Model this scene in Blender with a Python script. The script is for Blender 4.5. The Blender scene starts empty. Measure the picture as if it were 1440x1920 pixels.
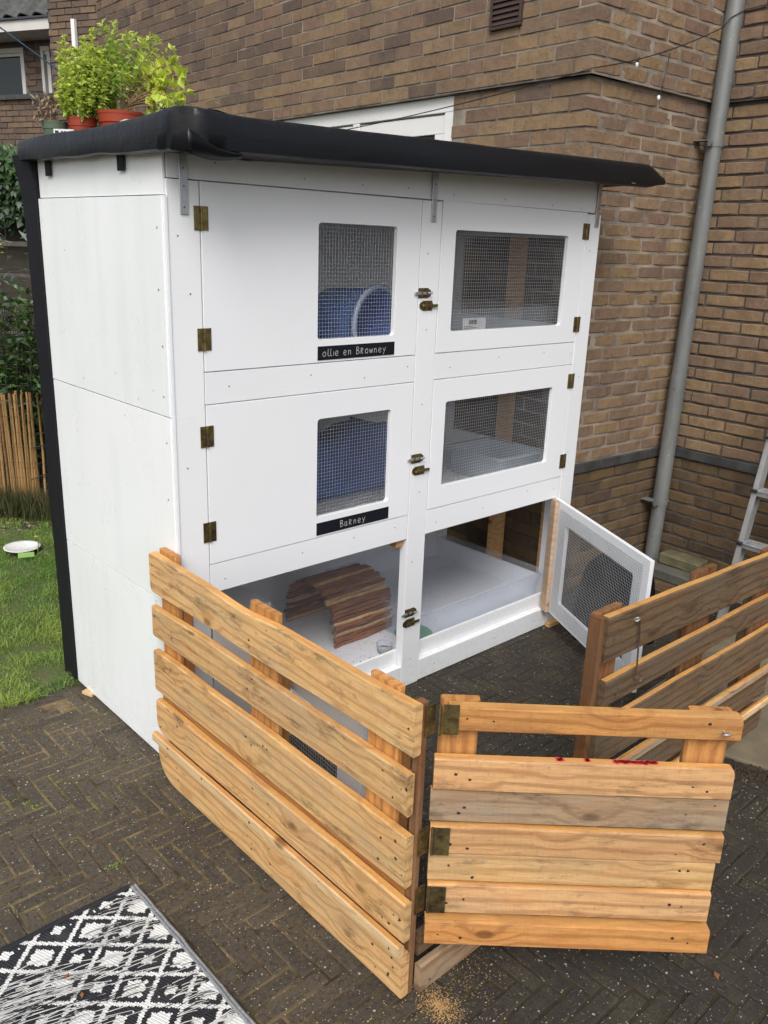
import bpy, bmesh, math, random
import numpy as np
from mathutils import Matrix, Vector
from mathutils import noise as mn

random.seed(7)
RNG = np.random.default_rng(7)
PI = math.pi
R = math.radians
sc = bpy.context.scene
COL = sc.collection

# ---------------------------------------------------------------- camera, sky, sun, exposure
cam_d = bpy.data.cameras.new('camera')
cam = bpy.data.objects.new('camera', cam_d)
COL.objects.link(cam)
RIGHT = Vector((0.7374, -0.6746, 0.0354))
DOWN = Vector((-0.1795, -0.2462, -0.9525))
FWD = Vector((0.6512, 0.6960, -0.3026))
CPOS = Vector((-1.2379, -2.2504, 1.7813))
FPX = 1587.8
m3 = Matrix((RIGHT, -DOWN, -FWD)).transposed()
cam.matrix_world = Matrix.Translation(CPOS) @ m3.to_4x4()
cam_d.sensor_fit = 'VERTICAL'
cam_d.sensor_height = 32.0
cam_d.lens = 32.0 * FPX / 1920.0
cam_d.clip_start = 0.05
cam_d.clip_end = 400
sc.camera = cam
sc.render.resolution_x = 768
sc.render.resolution_y = 1024

world = bpy.data.worlds.new('World')
sc.world = world
world.use_nodes = True
wn = world.node_tree
for n in list(wn.nodes):
    wn.nodes.remove(n)
w_out = wn.nodes.new('ShaderNodeOutputWorld')
w_bg = wn.nodes.new('ShaderNodeBackground')
w_sky = wn.nodes.new('ShaderNodeTexSky')
w_sky.sky_type = 'NISHITA'
w_sky.sun_disc = False
SUN_EL, SUN_AZ = R(46), R(222)          # azimuth measured from +x, counter-clockwise
w_sky.sun_elevation = SUN_EL
w_sky.sun_rotation = R(90) - SUN_AZ
w_sky.air_density = 1.0
w_sky.dust_density = 4.0
w_sky.ozone_density = 1.0
w_hs = wn.nodes.new('ShaderNodeHueSaturation')
w_hs.inputs['Saturation'].default_value = 0.42
wn.links.new(w_sky.outputs[0], w_hs.inputs['Color'])
wn.links.new(w_hs.outputs[0], w_bg.inputs['Color'])
w_bg.inputs['Strength'].default_value = 0.12
wn.links.new(w_bg.outputs[0], w_out.inputs['Surface'])

sun_d = bpy.data.lights.new('sun', 'SUN')
sun_d.energy = 1.1
sun_d.angle = R(28)
sun_d.color = (1.0, 0.985, 0.965)
sun = bpy.data.objects.new('sun', sun_d)
COL.objects.link(sun)
sdir = Vector((math.cos(SUN_EL) * math.cos(SUN_AZ), math.cos(SUN_EL) * math.sin(SUN_AZ), math.sin(SUN_EL)))
sun.rotation_euler = sdir.to_track_quat('Z', 'Y').to_euler()
sun.location = sdir * 20

sc.view_settings.view_transform = 'Standard'
sc.view_settings.look = 'None'
sc.view_settings.exposure = 0.64
sc.view_settings.gamma = 1
sc.view_settings.use_curve_mapping = False
sc.cycles.max_bounces = 8
sc.cycles.diffuse_bounces = 4
sc.cycles.transparent_max_bounces = 12


def px(p):
    q = Vector(p) - CPOS
    z = q.dot(FWD)
    if z < 0.05:
        return None
    return 720 + FPX * q.dot(RIGHT) / z, 960 + FPX * q.dot(DOWN) / z, z


# ---------------------------------------------------------------- materials
def nt(name):
    m = bpy.data.materials.new(name)
    m.use_nodes = True
    t = m.node_tree
    for n in list(t.nodes):
        t.nodes.remove(n)
    return m, t


class G:
    """small node builder"""

    def __init__(s, t):
        s.t = t

    def n(s, typ, **kw):
        nd = s.t.nodes.new('ShaderNode' + typ)
        for k, v in kw.items():
            if k.startswith('i_'):
                key = k[2:]
                key = int(key) if key.isdigit() else key.replace('_', ' ')
                s.put(nd.inputs[key], v)
            else:
                setattr(nd, k, v)
        return nd

    def put(s, sock, v):
        if isinstance(v, bpy.types.NodeSocket):
            s.t.links.new(v, sock)
        else:
            sock.default_value = v

    def math(s, op, a, b=0.0, c=None, clamp=False):
        nd = s.t.nodes.new('ShaderNodeMath')
        nd.operation = op
        nd.use_clamp = clamp
        s.put(nd.inputs[0], a)
        s.put(nd.inputs[1], b)
        if c is not None:
            s.put(nd.inputs[2], c)
        return nd.outputs[0]

    def mix(s, f, a, b, mode='MIX'):
        nd = s.t.nodes.new('ShaderNodeMix')
        nd.data_type = 'RGBA'
        nd.blend_type = mode
        s.put(nd.inputs[0], f)
        s.put(nd.inputs[6], a if isinstance(a, bpy.types.NodeSocket) else (*a, 1) if len(a) == 3 else a)
        s.put(nd.inputs[7], b if isinstance(b, bpy.types.NodeSocket) else (*b, 1) if len(b) == 3 else b)
        return nd.outputs[2]

    def ramp(s, f, stops, interp='LINEAR'):
        nd = s.t.nodes.new('ShaderNodeValToRGB')
        nd.color_ramp.interpolation = interp
        e = nd.color_ramp.elements
        while len(e) < len(stops):
            e.new(0.5)
        for k, (p, c) in enumerate(stops):
            e[k].position = p
            e[k].color = (*c, 1) if not isinstance(c, (int, float)) else (c, c, c, 1)
        s.put(nd.inputs[0], f)
        return nd.outputs[0]

    def step(s, f, lo, hi, inv=False):
        nd = s.t.nodes.new('ShaderNodeMapRange')
        s.put(nd.inputs[0], f)
        nd.inputs[1].default_value = lo
        nd.inputs[2].default_value = hi
        nd.inputs[3].default_value = 1 if inv else 0
        nd.inputs[4].default_value = 0 if inv else 1
        nd.clamp = True
        return nd.outputs[0]

    def coords(s, kind='Object', scale=(1, 1, 1), rnd=False, loc=(0, 0, 0)):
        tc = s.t.nodes.new('ShaderNodeTexCoord')
        v = tc.outputs[kind]
        if rnd:
            oi = s.t.nodes.new('ShaderNodeObjectInfo')
            cm = s.t.nodes.new('ShaderNodeCombineXYZ')
            for k, f in enumerate((37.0, 91.0, 53.0)):
                s.put(cm.inputs[k], s.math('MULTIPLY', oi.outputs['Random'], f))
            va = s.t.nodes.new('ShaderNodeVectorMath')
            va.operation = 'ADD'
            s.put(va.inputs[0], v)
            s.put(va.inputs[1], cm.outputs[0])
            v = va.outputs[0]
        mp = s.t.nodes.new('ShaderNodeMapping')
        mp.inputs['Scale'].default_value = scale
        mp.inputs['Location'].default_value = loc
        s.put(mp.inputs[0], v)
        return mp.outputs[0]

    def noise(s, v, scale, detail=4, rough=0.55, dist=0.0):
        return s.n('TexNoise', i_Vector=v, i_Scale=scale, i_Detail=detail, i_Roughness=rough, i_Distortion=dist).outputs[0]

    def rand(s):
        return s.n('ObjectInfo').outputs['Random']

    def bump(s, h, strength=0.3, dist=0.002, normal=None):
        nd = s.n('Bump', i_Strength=strength, i_Distance=dist, i_Height=h)
        if normal is not None:
            s.put(nd.inputs['Normal'], normal)
        return nd.outputs[0]

    def out(s, col, rough=0.6, metal=0.0, normal=None, spec=None, **kw):
        b = s.t.nodes.new('ShaderNodeBsdfPrincipled')
        s.put(b.inputs['Base Color'], col if isinstance(col, bpy.types.NodeSocket) else (*col, 1))
        s.put(b.inputs['Roughness'], rough)
        s.put(b.inputs['Metallic'], metal)
        if spec is not None:
            s.put(b.inputs['Specular IOR Level'], spec)
        if normal is not None:
            s.put(b.inputs['Normal'], normal)
        for k, v in kw.items():
            s.put(b.inputs[k.replace('_', ' ')], v)
        o = s.t.nodes.new('ShaderNodeOutputMaterial')
        s.put(o.inputs[0], b.outputs[0])
        return b


def simple(name, c1, c2=None, scale=8, rough=0.6, metal=0, bump=0, bscale=60, rnd=0.0, stretch=(1, 1, 1), spec=None, bdist=0.002):
    m, t = nt(name)
    g = G(t)
    v = g.coords('Object', stretch, rnd=rnd > 0)
    if c2 is None:
        c2 = tuple(x * 0.75 for x in c1)
    f = g.ramp(g.noise(v, scale, 6, 0.6), [(0.3, 0.0), (0.7, 1.0)])
    col = g.mix(f, c1, c2)
    if rnd > 0:
        k = g.math('MULTIPLY_ADD', g.rand(), 2 * rnd, 1 - rnd)
        cm = g.n('CombineXYZ', i_0=k, i_1=k, i_2=k).outputs[0]
        col = g.mix(1.0, col, cm, 'MULTIPLY')
    nrm = None
    if bump > 0:
        nrm = g.bump(g.noise(v, bscale, 6, 0.65), bump, bdist)
    g.out(col, rough, metal, nrm, spec)
    return m


def wood(name, base, dark, grey=(0.3, 0.28, 0.24), greyamt=0.15, stain=0.25, rough=0.65, warm=0.12, edge=None):
    """sawn softwood, grain along local X"""
    m, t = nt(name)
    g = G(t)
    v = g.coords('Object', (1, 1, 1), rnd=True)
    vs = g.n('Mapping', i_Vector=v, i_Scale=(0.8, 9, 9)).outputs[0]
    vr = g.n('Mapping', i_Vector=v, i_Scale=(0.55, 3.2, 3.2)).outputs[0]
    fine = g.noise(vs, 14, 8, 0.7, 0.3)
    broad = g.noise(vs, 2.2, 3, 0.5)
    # knots: cells stretched along the board
    vk = g.n('Mapping', i_Vector=v, i_Scale=(4.6, 6.0, 8.5)).outputs[0]
    kn = g.n('TexVoronoi', i_Vector=vk, i_Scale=1.0, i_Randomness=1.0)
    kd = kn.outputs['Distance']
    knot = g.step(g.math('ADD', kd, g.math('MULTIPLY', fine, 0.05)), 0.10, 0.16, inv=True)
    halo = g.step(kd, 0.12, 0.42, inv=True)
    # rings bend round the knots
    wv = g.n('TexWave', wave_type='BANDS', bands_direction='Z', i_Vector=vr, i_Scale=3.0, i_Distortion=5.0, i_Detail=3.0, i_Detail_Scale=1.2, i_Detail_Roughness=0.55,
             i_Phase_Offset=g.math('MULTIPLY', halo, 7.0)).outputs[1]
    rings = g.ramp(wv, [(0.0, 0.0), (0.62, 0.12), (0.86, 0.75), (1.0, 1.0)])
    col = g.mix(g.math('MULTIPLY', rings, 0.62), base, dark)
    col = g.mix(g.math('MULTIPLY', g.step(fine, 0.44, 0.66), 0.55), col, dark)
    col = g.mix(g.math('MULTIPLY', g.step(broad, 0.45, 0.75), warm * 2), col, (base[0] * 1.05, base[1] * 0.72, base[2] * 0.55))
    col = g.mix(g.math('MULTIPLY', halo, 0.25), col, (dark[0] * 1.1, dark[1] * 0.9, dark[2] * 0.7))
    col = g.mix(g.math('MULTIPLY', knot, 0.75), col, (dark[0] * 0.33, dark[1] * 0.26, dark[2] * 0.22))
    # weathering and dirt
    vg = g.n('Mapping', i_Vector=v, i_Scale=(1.6, 4, 4)).outputs[0]
    gn = g.noise(vg, 2.4, 6, 0.62)
    col = g.mix(g.math('MULTIPLY', g.step(gn, 0.47, 0.70), greyamt), col, grey)
    dn = g.noise(g.n('Mapping', i_Vector=v, i_Scale=(2.0, 7, 7)).outputs[0], 3.1, 8, 0.75)
    col = g.mix(g.math('MULTIPLY', g.step(dn, 0.54, 0.68), stain), col, (0.055, 0.042, 0.030))
    pk = g.noise(g.n('Mapping', i_Vector=v, i_Scale=(1.5, 5, 5)).outputs[0], 5.0, 5, 0.65)
    col = g.mix(g.math('MULTIPLY', g.step(pk, 0.50, 0.66), greyamt * 0.6), col, (base[0] * 0.78, base[1] * 0.64, base[2] * 0.66))
    col = g.mix(g.math('MULTIPLY', g.step(pk, 0.48, 0.30), greyamt * 0.5), col, (base[0] * 0.72, base[1] * 0.82, base[2] * 0.85))
    saw = g.noise(g.n('Mapping', i_Vector=v, i_Scale=(60, 3, 9)).outputs[0], 2.0, 4, 0.6)
    col = g.mix(g.math('MULTIPLY', g.step(saw, 0.52, 0.66), 0.14), col, dark)
    sp2 = g.noise(v, 42, 5, 0.75)
    col = g.mix(g.math('MULTIPLY', g.step(sp2, 0.60, 0.72), 0.45), col, (dark[0] * 0.5, dark[1] * 0.5, dark[2] * 0.5))
    k = g.math('MULTIPLY_ADD', g.rand(), 0.36, 0.76)
    col = g.mix(1.0, col, g.n('CombineXYZ', i_0=k, i_1=k, i_2=k).outputs[0], 'MULTIPLY')
    h = g.math('ADD', g.math('MULTIPLY', fine, 0.7), g.math('MULTIPLY', rings, 0.25))
    g.out(col, rough, 0, g.bump(g.math('ADD', h, g.math('MULTIPLY', saw, 0.5)), 0.9, 0.0028), 0.2)
    return m


def brick_mat(name, ramp, attr=False, dirt=0.35, sheen=0.35):
    m, t = nt(name)
    g = G(t)
    if attr:
        at = g.n('Attribute', attribute_name='tone')
        r = at.outputs['Fac']
        v = g.coords('Object')
    else:
        r = g.rand()
        v = g.coords('Object', rnd=True)
    col = g.ramp(r, ramp)
    n1 = g.noise(v, 14, 7, 0.68)
    n2 = g.noise(v, 5, 4, 0.6)
    col = g.mix(g.math('MULTIPLY', g.step(n1, 0.42, 0.64), 0.45), col, (0.115, 0.078, 0.052))
    col = g.mix(g.math('MULTIPLY', g.step(n2, 0.48, 0.70), 0.22), col, (0.33, 0.225, 0.13))
    vd = g.n('Mapping', i_Vector=v, i_Scale=(6, 6, 2)).outputs[0]
    dn = g.noise(vd, 4, 7, 0.7)
    col = g.mix(g.math('MULTIPLY', g.step(dn, 0.52, 0.72), dirt), col, (0.035, 0.03, 0.028))
    pit = g.noise(v, 70, 6, 0.8)
    col = g.mix(g.math('MULTIPLY', g.step(pit, 0.52, 0.66), 0.28), col, (0.07, 0.050, 0.036))
    lime = g.noise(v, 34, 6, 0.7)
    col = g.mix(g.math('MULTIPLY', g.step(lime, 0.68, 0.76), 0.35), col, (0.42, 0.34, 0.26))
    h = g.math('ADD', g.noise(v, 40, 8, 0.7), g.math('MULTIPLY', n1, 0.6))
    g.out(col, 0.82, 0, g.bump(h, 1.0, 0.006), 0.25)
    return m


def paint(name, c, c2, rough=0.42, grain=0.15, stretch=(1.5, 18, 18), blotch=1.2, drips=0.0):
    m, t = nt(name)
    g = G(t)
    v = g.coords('Object', rnd=True)
    f = g.step(g.noise(v, blotch, 4, 0.55), 0.35, 0.68)
    col = g.mix(f, c, c2)
    if drips > 0:
        vd = g.n('Mapping', i_Vector=v, i_Scale=(9, 9, 0.7)).outputs[0]
        col = g.mix(g.math('MULTIPLY', g.step(g.noise(vd, 1.5, 4, 0.5), 0.5, 0.64), drips), col, (0.60, 0.64, 0.64))
    vs = g.n('Mapping', i_Vector=v, i_Scale=stretch).outputs[0]
    gr = g.noise(vs, 7, 8, 0.65, 0.4)
    spk = g.step(g.noise(v, 55, 3, 0.6), 0.70, 0.80)
    col = g.mix(g.math('MULTIPLY', spk, 0.22), col, (0.35, 0.34, 0.32))
    geo = g.n('NewGeometry')
    wz = g.n('SeparateXYZ', i_0=geo.outputs['Position']).outputs[2]
    splash = g.math('MULTIPLY', g.step(wz, 0.02, 0.30, inv=True), g.step(g.noise(geo.outputs['Position'], 38, 6, 0.8), 0.47, 0.62))
    col = g.mix(g.math('MULTIPLY', splash, 0.13), col, (0.22, 0.19, 0.15))
    scuff = g.step(g.noise(geo.outputs['Position'], 7, 7, 0.75), 0.60, 0.70)
    col = g.mix(g.math('MULTIPLY', scuff, 0.045), col, (0.45, 0.45, 0.44))
    g.out(col, g.math('MULTIPLY_ADD', g.noise(v, 6, 3), 0.30, rough - 0.18), 0, g.bump(gr, grain, 0.0015), 0.5)
    return m


def leafmat(name, c1, c2, trans=0.35, rough=0.45):
    m, t = nt(name)
    g = G(t)
    at = g.n('Attribute', attribute_name='tone').outputs['Fac']
    col = g.mix(at, c1, c2)
    b = g.n('BsdfPrincipled')
    g.put(b.inputs['Base Color'], col)
    b.inputs['Roughness'].default_value = rough
    b.inputs['Specular IOR Level'].default_value = 0.4
    tr = g.n('BsdfTranslucent')
    g.put(tr.inputs[0], col)
    mx = g.n('MixShader', i_0=trans)
    g.put(mx.inputs[1], b.outputs[0])
    g.put(mx.inputs[2], tr.outputs[0])
    o = g.n('OutputMaterial')
    g.put(o.inputs[0], mx.outputs[0])
    return m


def clear(name, tint=(0.97, 0.975, 0.985), alpha=0.02, rough=0.05):
    """clear plastic sheet: mostly see-through with a glossy, slightly milky surface"""
    m, t = nt(name)
    g = G(t)
    tr = g.n('BsdfTransparent')
    tr.inputs[0].default_value = (*tint, 1)
    b = g.n('BsdfPrincipled')
    b.inputs['Base Color'].default_value = (0.72, 0.76, 0.80, 1)
    b.inputs['Roughness'].default_value = rough
    lw = g.n('LayerWeight', i_Blend=0.5).outputs['Facing']
    f = g.math('ADD', g.math('MULTIPLY', g.math('POWER', lw, 5.0), 0.35), alpha, clamp=True)
    mx = g.n('MixShader', i_0=f)
    g.put(mx.inputs[1], tr.outputs[0])
    g.put(mx.inputs[2], b.outputs[0])
    o = g.n('OutputMaterial')
    g.put(o.inputs[0], mx.outputs[0])
    return m


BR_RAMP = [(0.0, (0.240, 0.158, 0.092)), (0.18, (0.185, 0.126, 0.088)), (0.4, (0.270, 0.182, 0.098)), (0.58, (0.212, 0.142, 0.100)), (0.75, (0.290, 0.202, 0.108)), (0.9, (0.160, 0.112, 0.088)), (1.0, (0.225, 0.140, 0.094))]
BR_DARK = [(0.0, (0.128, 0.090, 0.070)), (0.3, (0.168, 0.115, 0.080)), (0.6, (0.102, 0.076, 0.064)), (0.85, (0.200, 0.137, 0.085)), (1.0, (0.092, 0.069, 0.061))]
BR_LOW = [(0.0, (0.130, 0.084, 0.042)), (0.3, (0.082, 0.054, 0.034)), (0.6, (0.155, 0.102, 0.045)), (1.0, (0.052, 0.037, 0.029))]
M = dict(
    brick=brick_mat('brick_tan', BR_RAMP), brick_a=brick_mat('brick_tan_joined', BR_RAMP, True),
    brickd=brick_mat('brick_dark', BR_DARK, dirt=0.4), brickd_a=brick_mat('brick_dark_joined', BR_DARK, True, 0.4),
    brickl=brick_mat('brick_low', BR_LOW, dirt=0.5), brickl_a=brick_mat('brick_low_joined', BR_LOW, True, 0.5),
    mortar=simple('mortar_pale', (0.36, 0.31, 0.25), (0.085, 0.072, 0.062), 6, 0.9, bump=0.6, bscale=90),
    mortard=simple('mortar_dark', (0.105, 0.092, 0.080), (0.045, 0.040, 0.038), 9, 0.9, bump=0.6, bscale=90),
    ledge=simple('slate_band', (0.075, 0.078, 0.075), (0.030, 0.030, 0.030), 10, 0.6, bump=0.4, bscale=40),
    white=paint('white_paint', (0.79, 0.81, 0.83), (0.745, 0.765, 0.79), grain=0.4),
    whitep=paint('white_panel_paint', (0.84, 0.865, 0.87), (0.78, 0.815, 0.815), 0.34, 0.05, blotch=1.6, drips=0.15),
    whited=paint('white_door_paint', (0.785, 0.805, 0.83), (0.755, 0.775, 0.80), 0.42, 0.05, blotch=0.9),
    whitein=paint('white_inside_paint', (0.80, 0.80, 0.81), (0.74, 0.745, 0.76), 0.5, 0.05),
    whitew=paint('white_window_paint', (0.80, 0.80, 0.78), (0.72, 0.72, 0.69), 0.35, 0.03),
    frame_old=paint('cream_frame_paint', (0.60, 0.585, 0.55), (0.48, 0.46, 0.43), 0.5, 0.05),
    pine=wood('pine_fresh', (0.650, 0.415, 0.185), (0.36, 0.190, 0.070), (0.36, 0.285, 0.185), 0.50, 0.8, rough=0.75),
    pine2=wood('pine_orange', (0.60, 0.300, 0.095), (0.33, 0.130, 0.042), (0.34, 0.22, 0.13), 0.25, 0.35),
    pine3=wood('pine_gate', (0.560, 0.335, 0.155), (0.27, 0.130, 0.055), (0.30, 0.23, 0.15), 0.35, 0.7),
    pineg=wood('pine_greyed', (0.46, 0.32, 0.19), (0.25, 0.160, 0.090), (0.36, 0.31, 0.25), 0.6, 0.75),
    brown=wood('pine_red_brown', (0.245, 0.120, 0.052), (0.12, 0.052, 0.024), (0.2, 0.14, 0.09), 0.3, 0.4),
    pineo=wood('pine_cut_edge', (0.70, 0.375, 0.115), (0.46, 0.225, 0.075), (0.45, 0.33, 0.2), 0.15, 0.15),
    pinep=wood('pine_pale', (0.72, 0.53, 0.30), (0.55, 0.36, 0.17), (0.5, 0.42, 0.3), 0.1, 0.08),
    pinew=wood('pine_weathered', (0.205, 0.135, 0.076), (0.080, 0.049, 0.028), (0.150, 0.122, 0.088), 0.75, 0.85, rough=0.8),
    stud=wood('pine_stud', (0.52, 0.32, 0.14), (0.34, 0.18, 0.07), (0.36, 0.26, 0.17), 0.1, 0.1),
    batten=wood('plywood_edge', (0.58, 0.43, 0.31), (0.42, 0.29, 0.19), (0.5, 0.42, 0.34), 0.15, 0.1),
    nail=simple('nail_rust', (0.035, 0.025, 0.020), rough=0.6),
    tarp=None,
    black=simple('black_board', (0.009, 0.0095, 0.013), (0.006, 0.006, 0.008), 5, 0.6, spec=0.25, bump=0.25, bscale=30, stretch=(12, 12, 1)),
    brass=simple('yellow_zinc', (0.32, 0.27, 0.10), (0.10, 0.06, 0.045), 45, 0.35, 0.85, 0.2, 90, rnd=0.15),
    zinc=simple('zinc_plate', (0.55, 0.57, 0.60), (0.45, 0.47, 0.50), 20, 0.38, 0.8, 0.1, 60),
    wire=simple('galvanised_wire', (0.50, 0.52, 0.54), rough=0.45, metal=0.5),
    steel=simple('rusty_steel', (0.30, 0.26, 0.24), (0.14, 0.06, 0.03), 40, 0.4, 0.8),
    screw=simple('screw_metal', (0.25, 0.26, 0.28), rough=0.4, metal=0.8),
    dark=simple('deep_dark', (0.012, 0.012, 0.013), rough=0.7),
    chalkboard=simple('chalkboard', (0.006, 0.008, 0.012), (0.009, 0.011, 0.015), 20, 0.8, spec=0.15),
    chalk=simple('chalk', (0.62, 0.62, 0.60), rough=0.9),
    bluepl=simple('blue_plastic', (0.16, 0.29, 0.70), (0.12, 0.23, 0.60), 6, 0.5, bump=0.05),
    bluelt=simple('blue_plastic_rim', (0.52, 0.62, 0.85), rough=0.3),
    bluefab=simple('blue_fabric', (0.065, 0.17, 0.46), (0.040, 0.11, 0.33), 14, 0.95, bump=0.8, bscale=180),
    clear=clear('clear_plastic'),
    clearb=clear('clear_tray_plastic', (0.95, 0.96, 0.98), 0.10, 0.12),
    lid=clear('box_lid_plastic', (0.85, 0.9, 0.94), 0.32, 0.2),
    paper=simple('white_label', (0.70, 0.71, 0.72), rough=0.7),
    ink=simple('black_print', (0.02, 0.02, 0.022), rough=0.7),
    newsp=simple('floral_print', (0.62, 0.62, 0.63), (0.45, 0.45, 0.47), 20, 0.8),
    ceramic=simple('white_ceramic', (0.80, 0.80, 0.78), rough=0.15),
    greenpl=simple('green_plastic', (0.10, 0.36, 0.20), rough=0.35),
    bark=simple('willow_bark', (0.270, 0.105, 0.045), (0.120, 0.045, 0.022), 30, 0.6, bump=0.7, bscale=60, rnd=0.35, stretch=(0.3, 1, 1)),
    barkc=simple('stripped_willow', (0.55, 0.36, 0.17), (0.32, 0.16, 0.07), 30, 0.6, rnd=0.2),
    pipe=None,
    terra=simple('terracotta_plastic', (0.34, 0.050, 0.022), (0.27, 0.040, 0.018), 9, 0.5, bump=0.05),
    potgr=simple('grey_green_pot', (0.10, 0.14, 0.09), (0.075, 0.10, 0.07), 8, 0.6),
    soil=simple('soil', (0.030, 0.020, 0.013), (0.055, 0.038, 0.024), 30, 0.95, bump=1, bscale=60, bdist=0.01),
    earth=simple('earth_far', (0.055, 0.050, 0.030), (0.030, 0.034, 0.018), 3, 0.95, bump=1, bscale=40, bdist=0.01),
    litter=simple('leaf_litter', (0.110, 0.085, 0.060), (0.050, 0.040, 0.028), 26, 0.95, bump=1, bscale=60, bdist=0.02),
    turf=simple('turf_base', (0.070, 0.115, 0.028), (0.110, 0.105, 0.040), 12, 0.95, bump=1, bscale=60, bdist=0.01),
    bed=None, paver=None,
    cane=simple('bamboo_cane', (0.34, 0.20, 0.075), (0.20, 0.115, 0.045), 12, 0.6, rnd=0.3, stretch=(6, 6, 1)),
    greystake=simple('grey_stake', (0.20, 0.17, 0.13), (0.11, 0.09, 0.07), 12, 0.8, stretch=(6, 6, 1), bump=0.5),
    planks=simple('old_fence_boards', (0.062, 0.050, 0.034), (0.030, 0.027, 0.018), 6, 0.85, rnd=0.3, bump=0.4, stretch=(1, 6, 8)),
    rooftile=simple('roof_tile_grey', (0.085, 0.088, 0.085), (0.040, 0.042, 0.038), 16, 0.8, rnd=0.25, bump=0.5),
    glassd=simple('dark_window_glass', (0.012, 0.020, 0.022), rough=0.08, spec=0.6),
    lead=simple('lead_gutter', (0.05, 0.055, 0.07), rough=0.5),
    vent=simple('brown_vent_plastic', (0.055, 0.032, 0.026), (0.045, 0.026, 0.022), 8, 0.5),
    cable=simple('black_cable', (0.012, 0.012, 0.013), rough=0.5),
    bcable=simple('blue_line', (0.045, 0.10, 0.17), rough=0.5),
    bulb=simple('clear_bulb', (0.75, 0.75, 0.72), rough=0.1),
    alu=simple('worn_aluminium', (0.50, 0.50, 0.50), (0.32, 0.31, 0.30), 14, 0.42, 0.75, 0.2, 60, stretch=(1, 1, 0.3)),
    tread=simple('tread_rubber', (0.16, 0.17, 0.18), (0.42, 0.43, 0.44), 34, 0.5, 0.3),
    blackpl=simple('black_cover', (0.003, 0.003, 0.004), (0.006, 0.006, 0.007), 8, 0.85, spec=0.1, bump=0.6, bscale=9, bdist=0.02),
    mossbrick=simple('mossy_brick', (0.17, 0.15, 0.085), (0.075, 0.075, 0.035), 14, 0.9, bump=0.8, bscale=50, bdist=0.004),
    slab=simple('concrete_slab', (0.120, 0.118, 0.095), (0.065, 0.065, 0.055), 10, 0.9, bump=0.5),
    saw=simple('sawdust', (0.52, 0.33, 0.13), (0.36, 0.22, 0.09), 40, 0.9),
    deadleaf=simple('dead_leaf', (0.28, 0.11, 0.035), (0.16, 0.07, 0.03), 30, 0.8),
    lgreen=simple('light_green_leaf', (0.22, 0.40, 0.09), rough=0.6),
    rugb=None, strandw=simple('loose_white_strand', (0.62, 0.62, 0.60), rough=0.6), strandk=simple('loose_black_strand', (0.022, 0.023, 0.028), rough=0.6),
    grass=leafmat('grass_blade', (0.130, 0.290, 0.050), (0.480, 0.560, 0.140), 0.45, 0.5),
    tallgrass=leafmat('tall_grass_blade', (0.055, 0.075, 0.025), (0.13, 0.12, 0.055), 0.3, 0.6),
    basil=leafmat('basil_leaf', (0.40, 0.55, 0.07), (0.74, 0.80, 0.20), 0.45, 0.4),
    verb=leafmat('verbena_leaf', (0.34, 0.52, 0.13), (0.74, 0.76, 0.15), 0.45, 0.4),
    dkleaf=leafmat('broad_green_leaf', (0.07, 0.24, 0.06), (0.10, 0.30, 0.07), 0.3, 0.35),
    driedleaf=leafmat('dried_leaf', (0.22, 0.17, 0.12), (0.34, 0.26, 0.20), 0.2, 0.8),
    silver=leafmat('silver_leaf', (0.22, 0.28, 0.22), (0.36, 0.42, 0.36), 0.2, 0.6),
    ivy=leafmat('ivy_leaf', (0.010, 0.026, 0.010), (0.045, 0.095, 0.026), 0.12, 0.4),
    rhodo=leafmat('shrub_leaf', (0.020, 0.055, 0.020), (0.085, 0.160, 0.040), 0.15, 0.3),
    willow=leafmat('grey_willow_leaf', (0.13, 0.19, 0.15), (0.26, 0.33, 0.28), 0.2, 0.45),
    young=leafmat('young_yellow_leaf', (0.36, 0.40, 0.06), (0.50, 0.47, 0.10), 0.3, 0.4),
    stem=simple('plant_stem', (0.34, 0.24, 0.10), (0.22, 0.10, 0.06), 20, 0.6),
    gstem=simple('green_stem', (0.16, 0.19, 0.07), (0.10, 0.10, 0.05), 20, 0.6),
    moss=simple('moss', (0.075, 0.10, 0.02), (0.13, 0.12, 0.035), 30, 0.95, bump=1, bscale=80),
    red=simple('red_paint_mark', (0.70, 0.05, 0.06), rough=0.6),
    plwood=None,
)


def tarp_mat():
    m, t = nt('roof_rubber')
    g = G(t)
    v = g.coords('Object')
    n1 = g.noise(v, 3.0, 5, 0.6)
    vs = g.n('Mapping', i_Vector=v, i_Scale=(2.5, 9, 9)).outputs[0]
    n2 = g.noise(vs, 3.0, 4, 0.5, 0.6)
    geo = g.n('NewGeometry')
    sep = g.n('SeparateXYZ', i_0=geo.outputs['Normal'])
    up = g.step(sep.outputs[2], 0.1, 0.9)
    dust = g.math('MULTIPLY', g.step(g.noise(v, 40, 6, 0.75), 0.5, 0.62), g.math('MULTIPLY_ADD', up, 0.35, 0.01))
    col = g.mix(dust, (0.0060, 0.0068, 0.0090), (0.045, 0.047, 0.050))
    drops = g.step(g.n('TexVoronoi', i_Vector=v, i_Scale=95.0).outputs['Distance'], 0.18, 0.28, inv=True)
    h = g.math('ADD', g.math('MULTIPLY', n2, 1.0), g.math('MULTIPLY', g.math('MULTIPLY', drops, up), 0.06))
    nb = g.bump(h, 0.12, 0.014)
    nb = g.bump(g.noise(v, 260, 3, 0.6), 0.12, 0.0015, nb)
    g.out(col, g.math('MULTIPLY_ADD', n1, 0.25, 0.24), 0, nb, 0.28)
    return m


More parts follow.
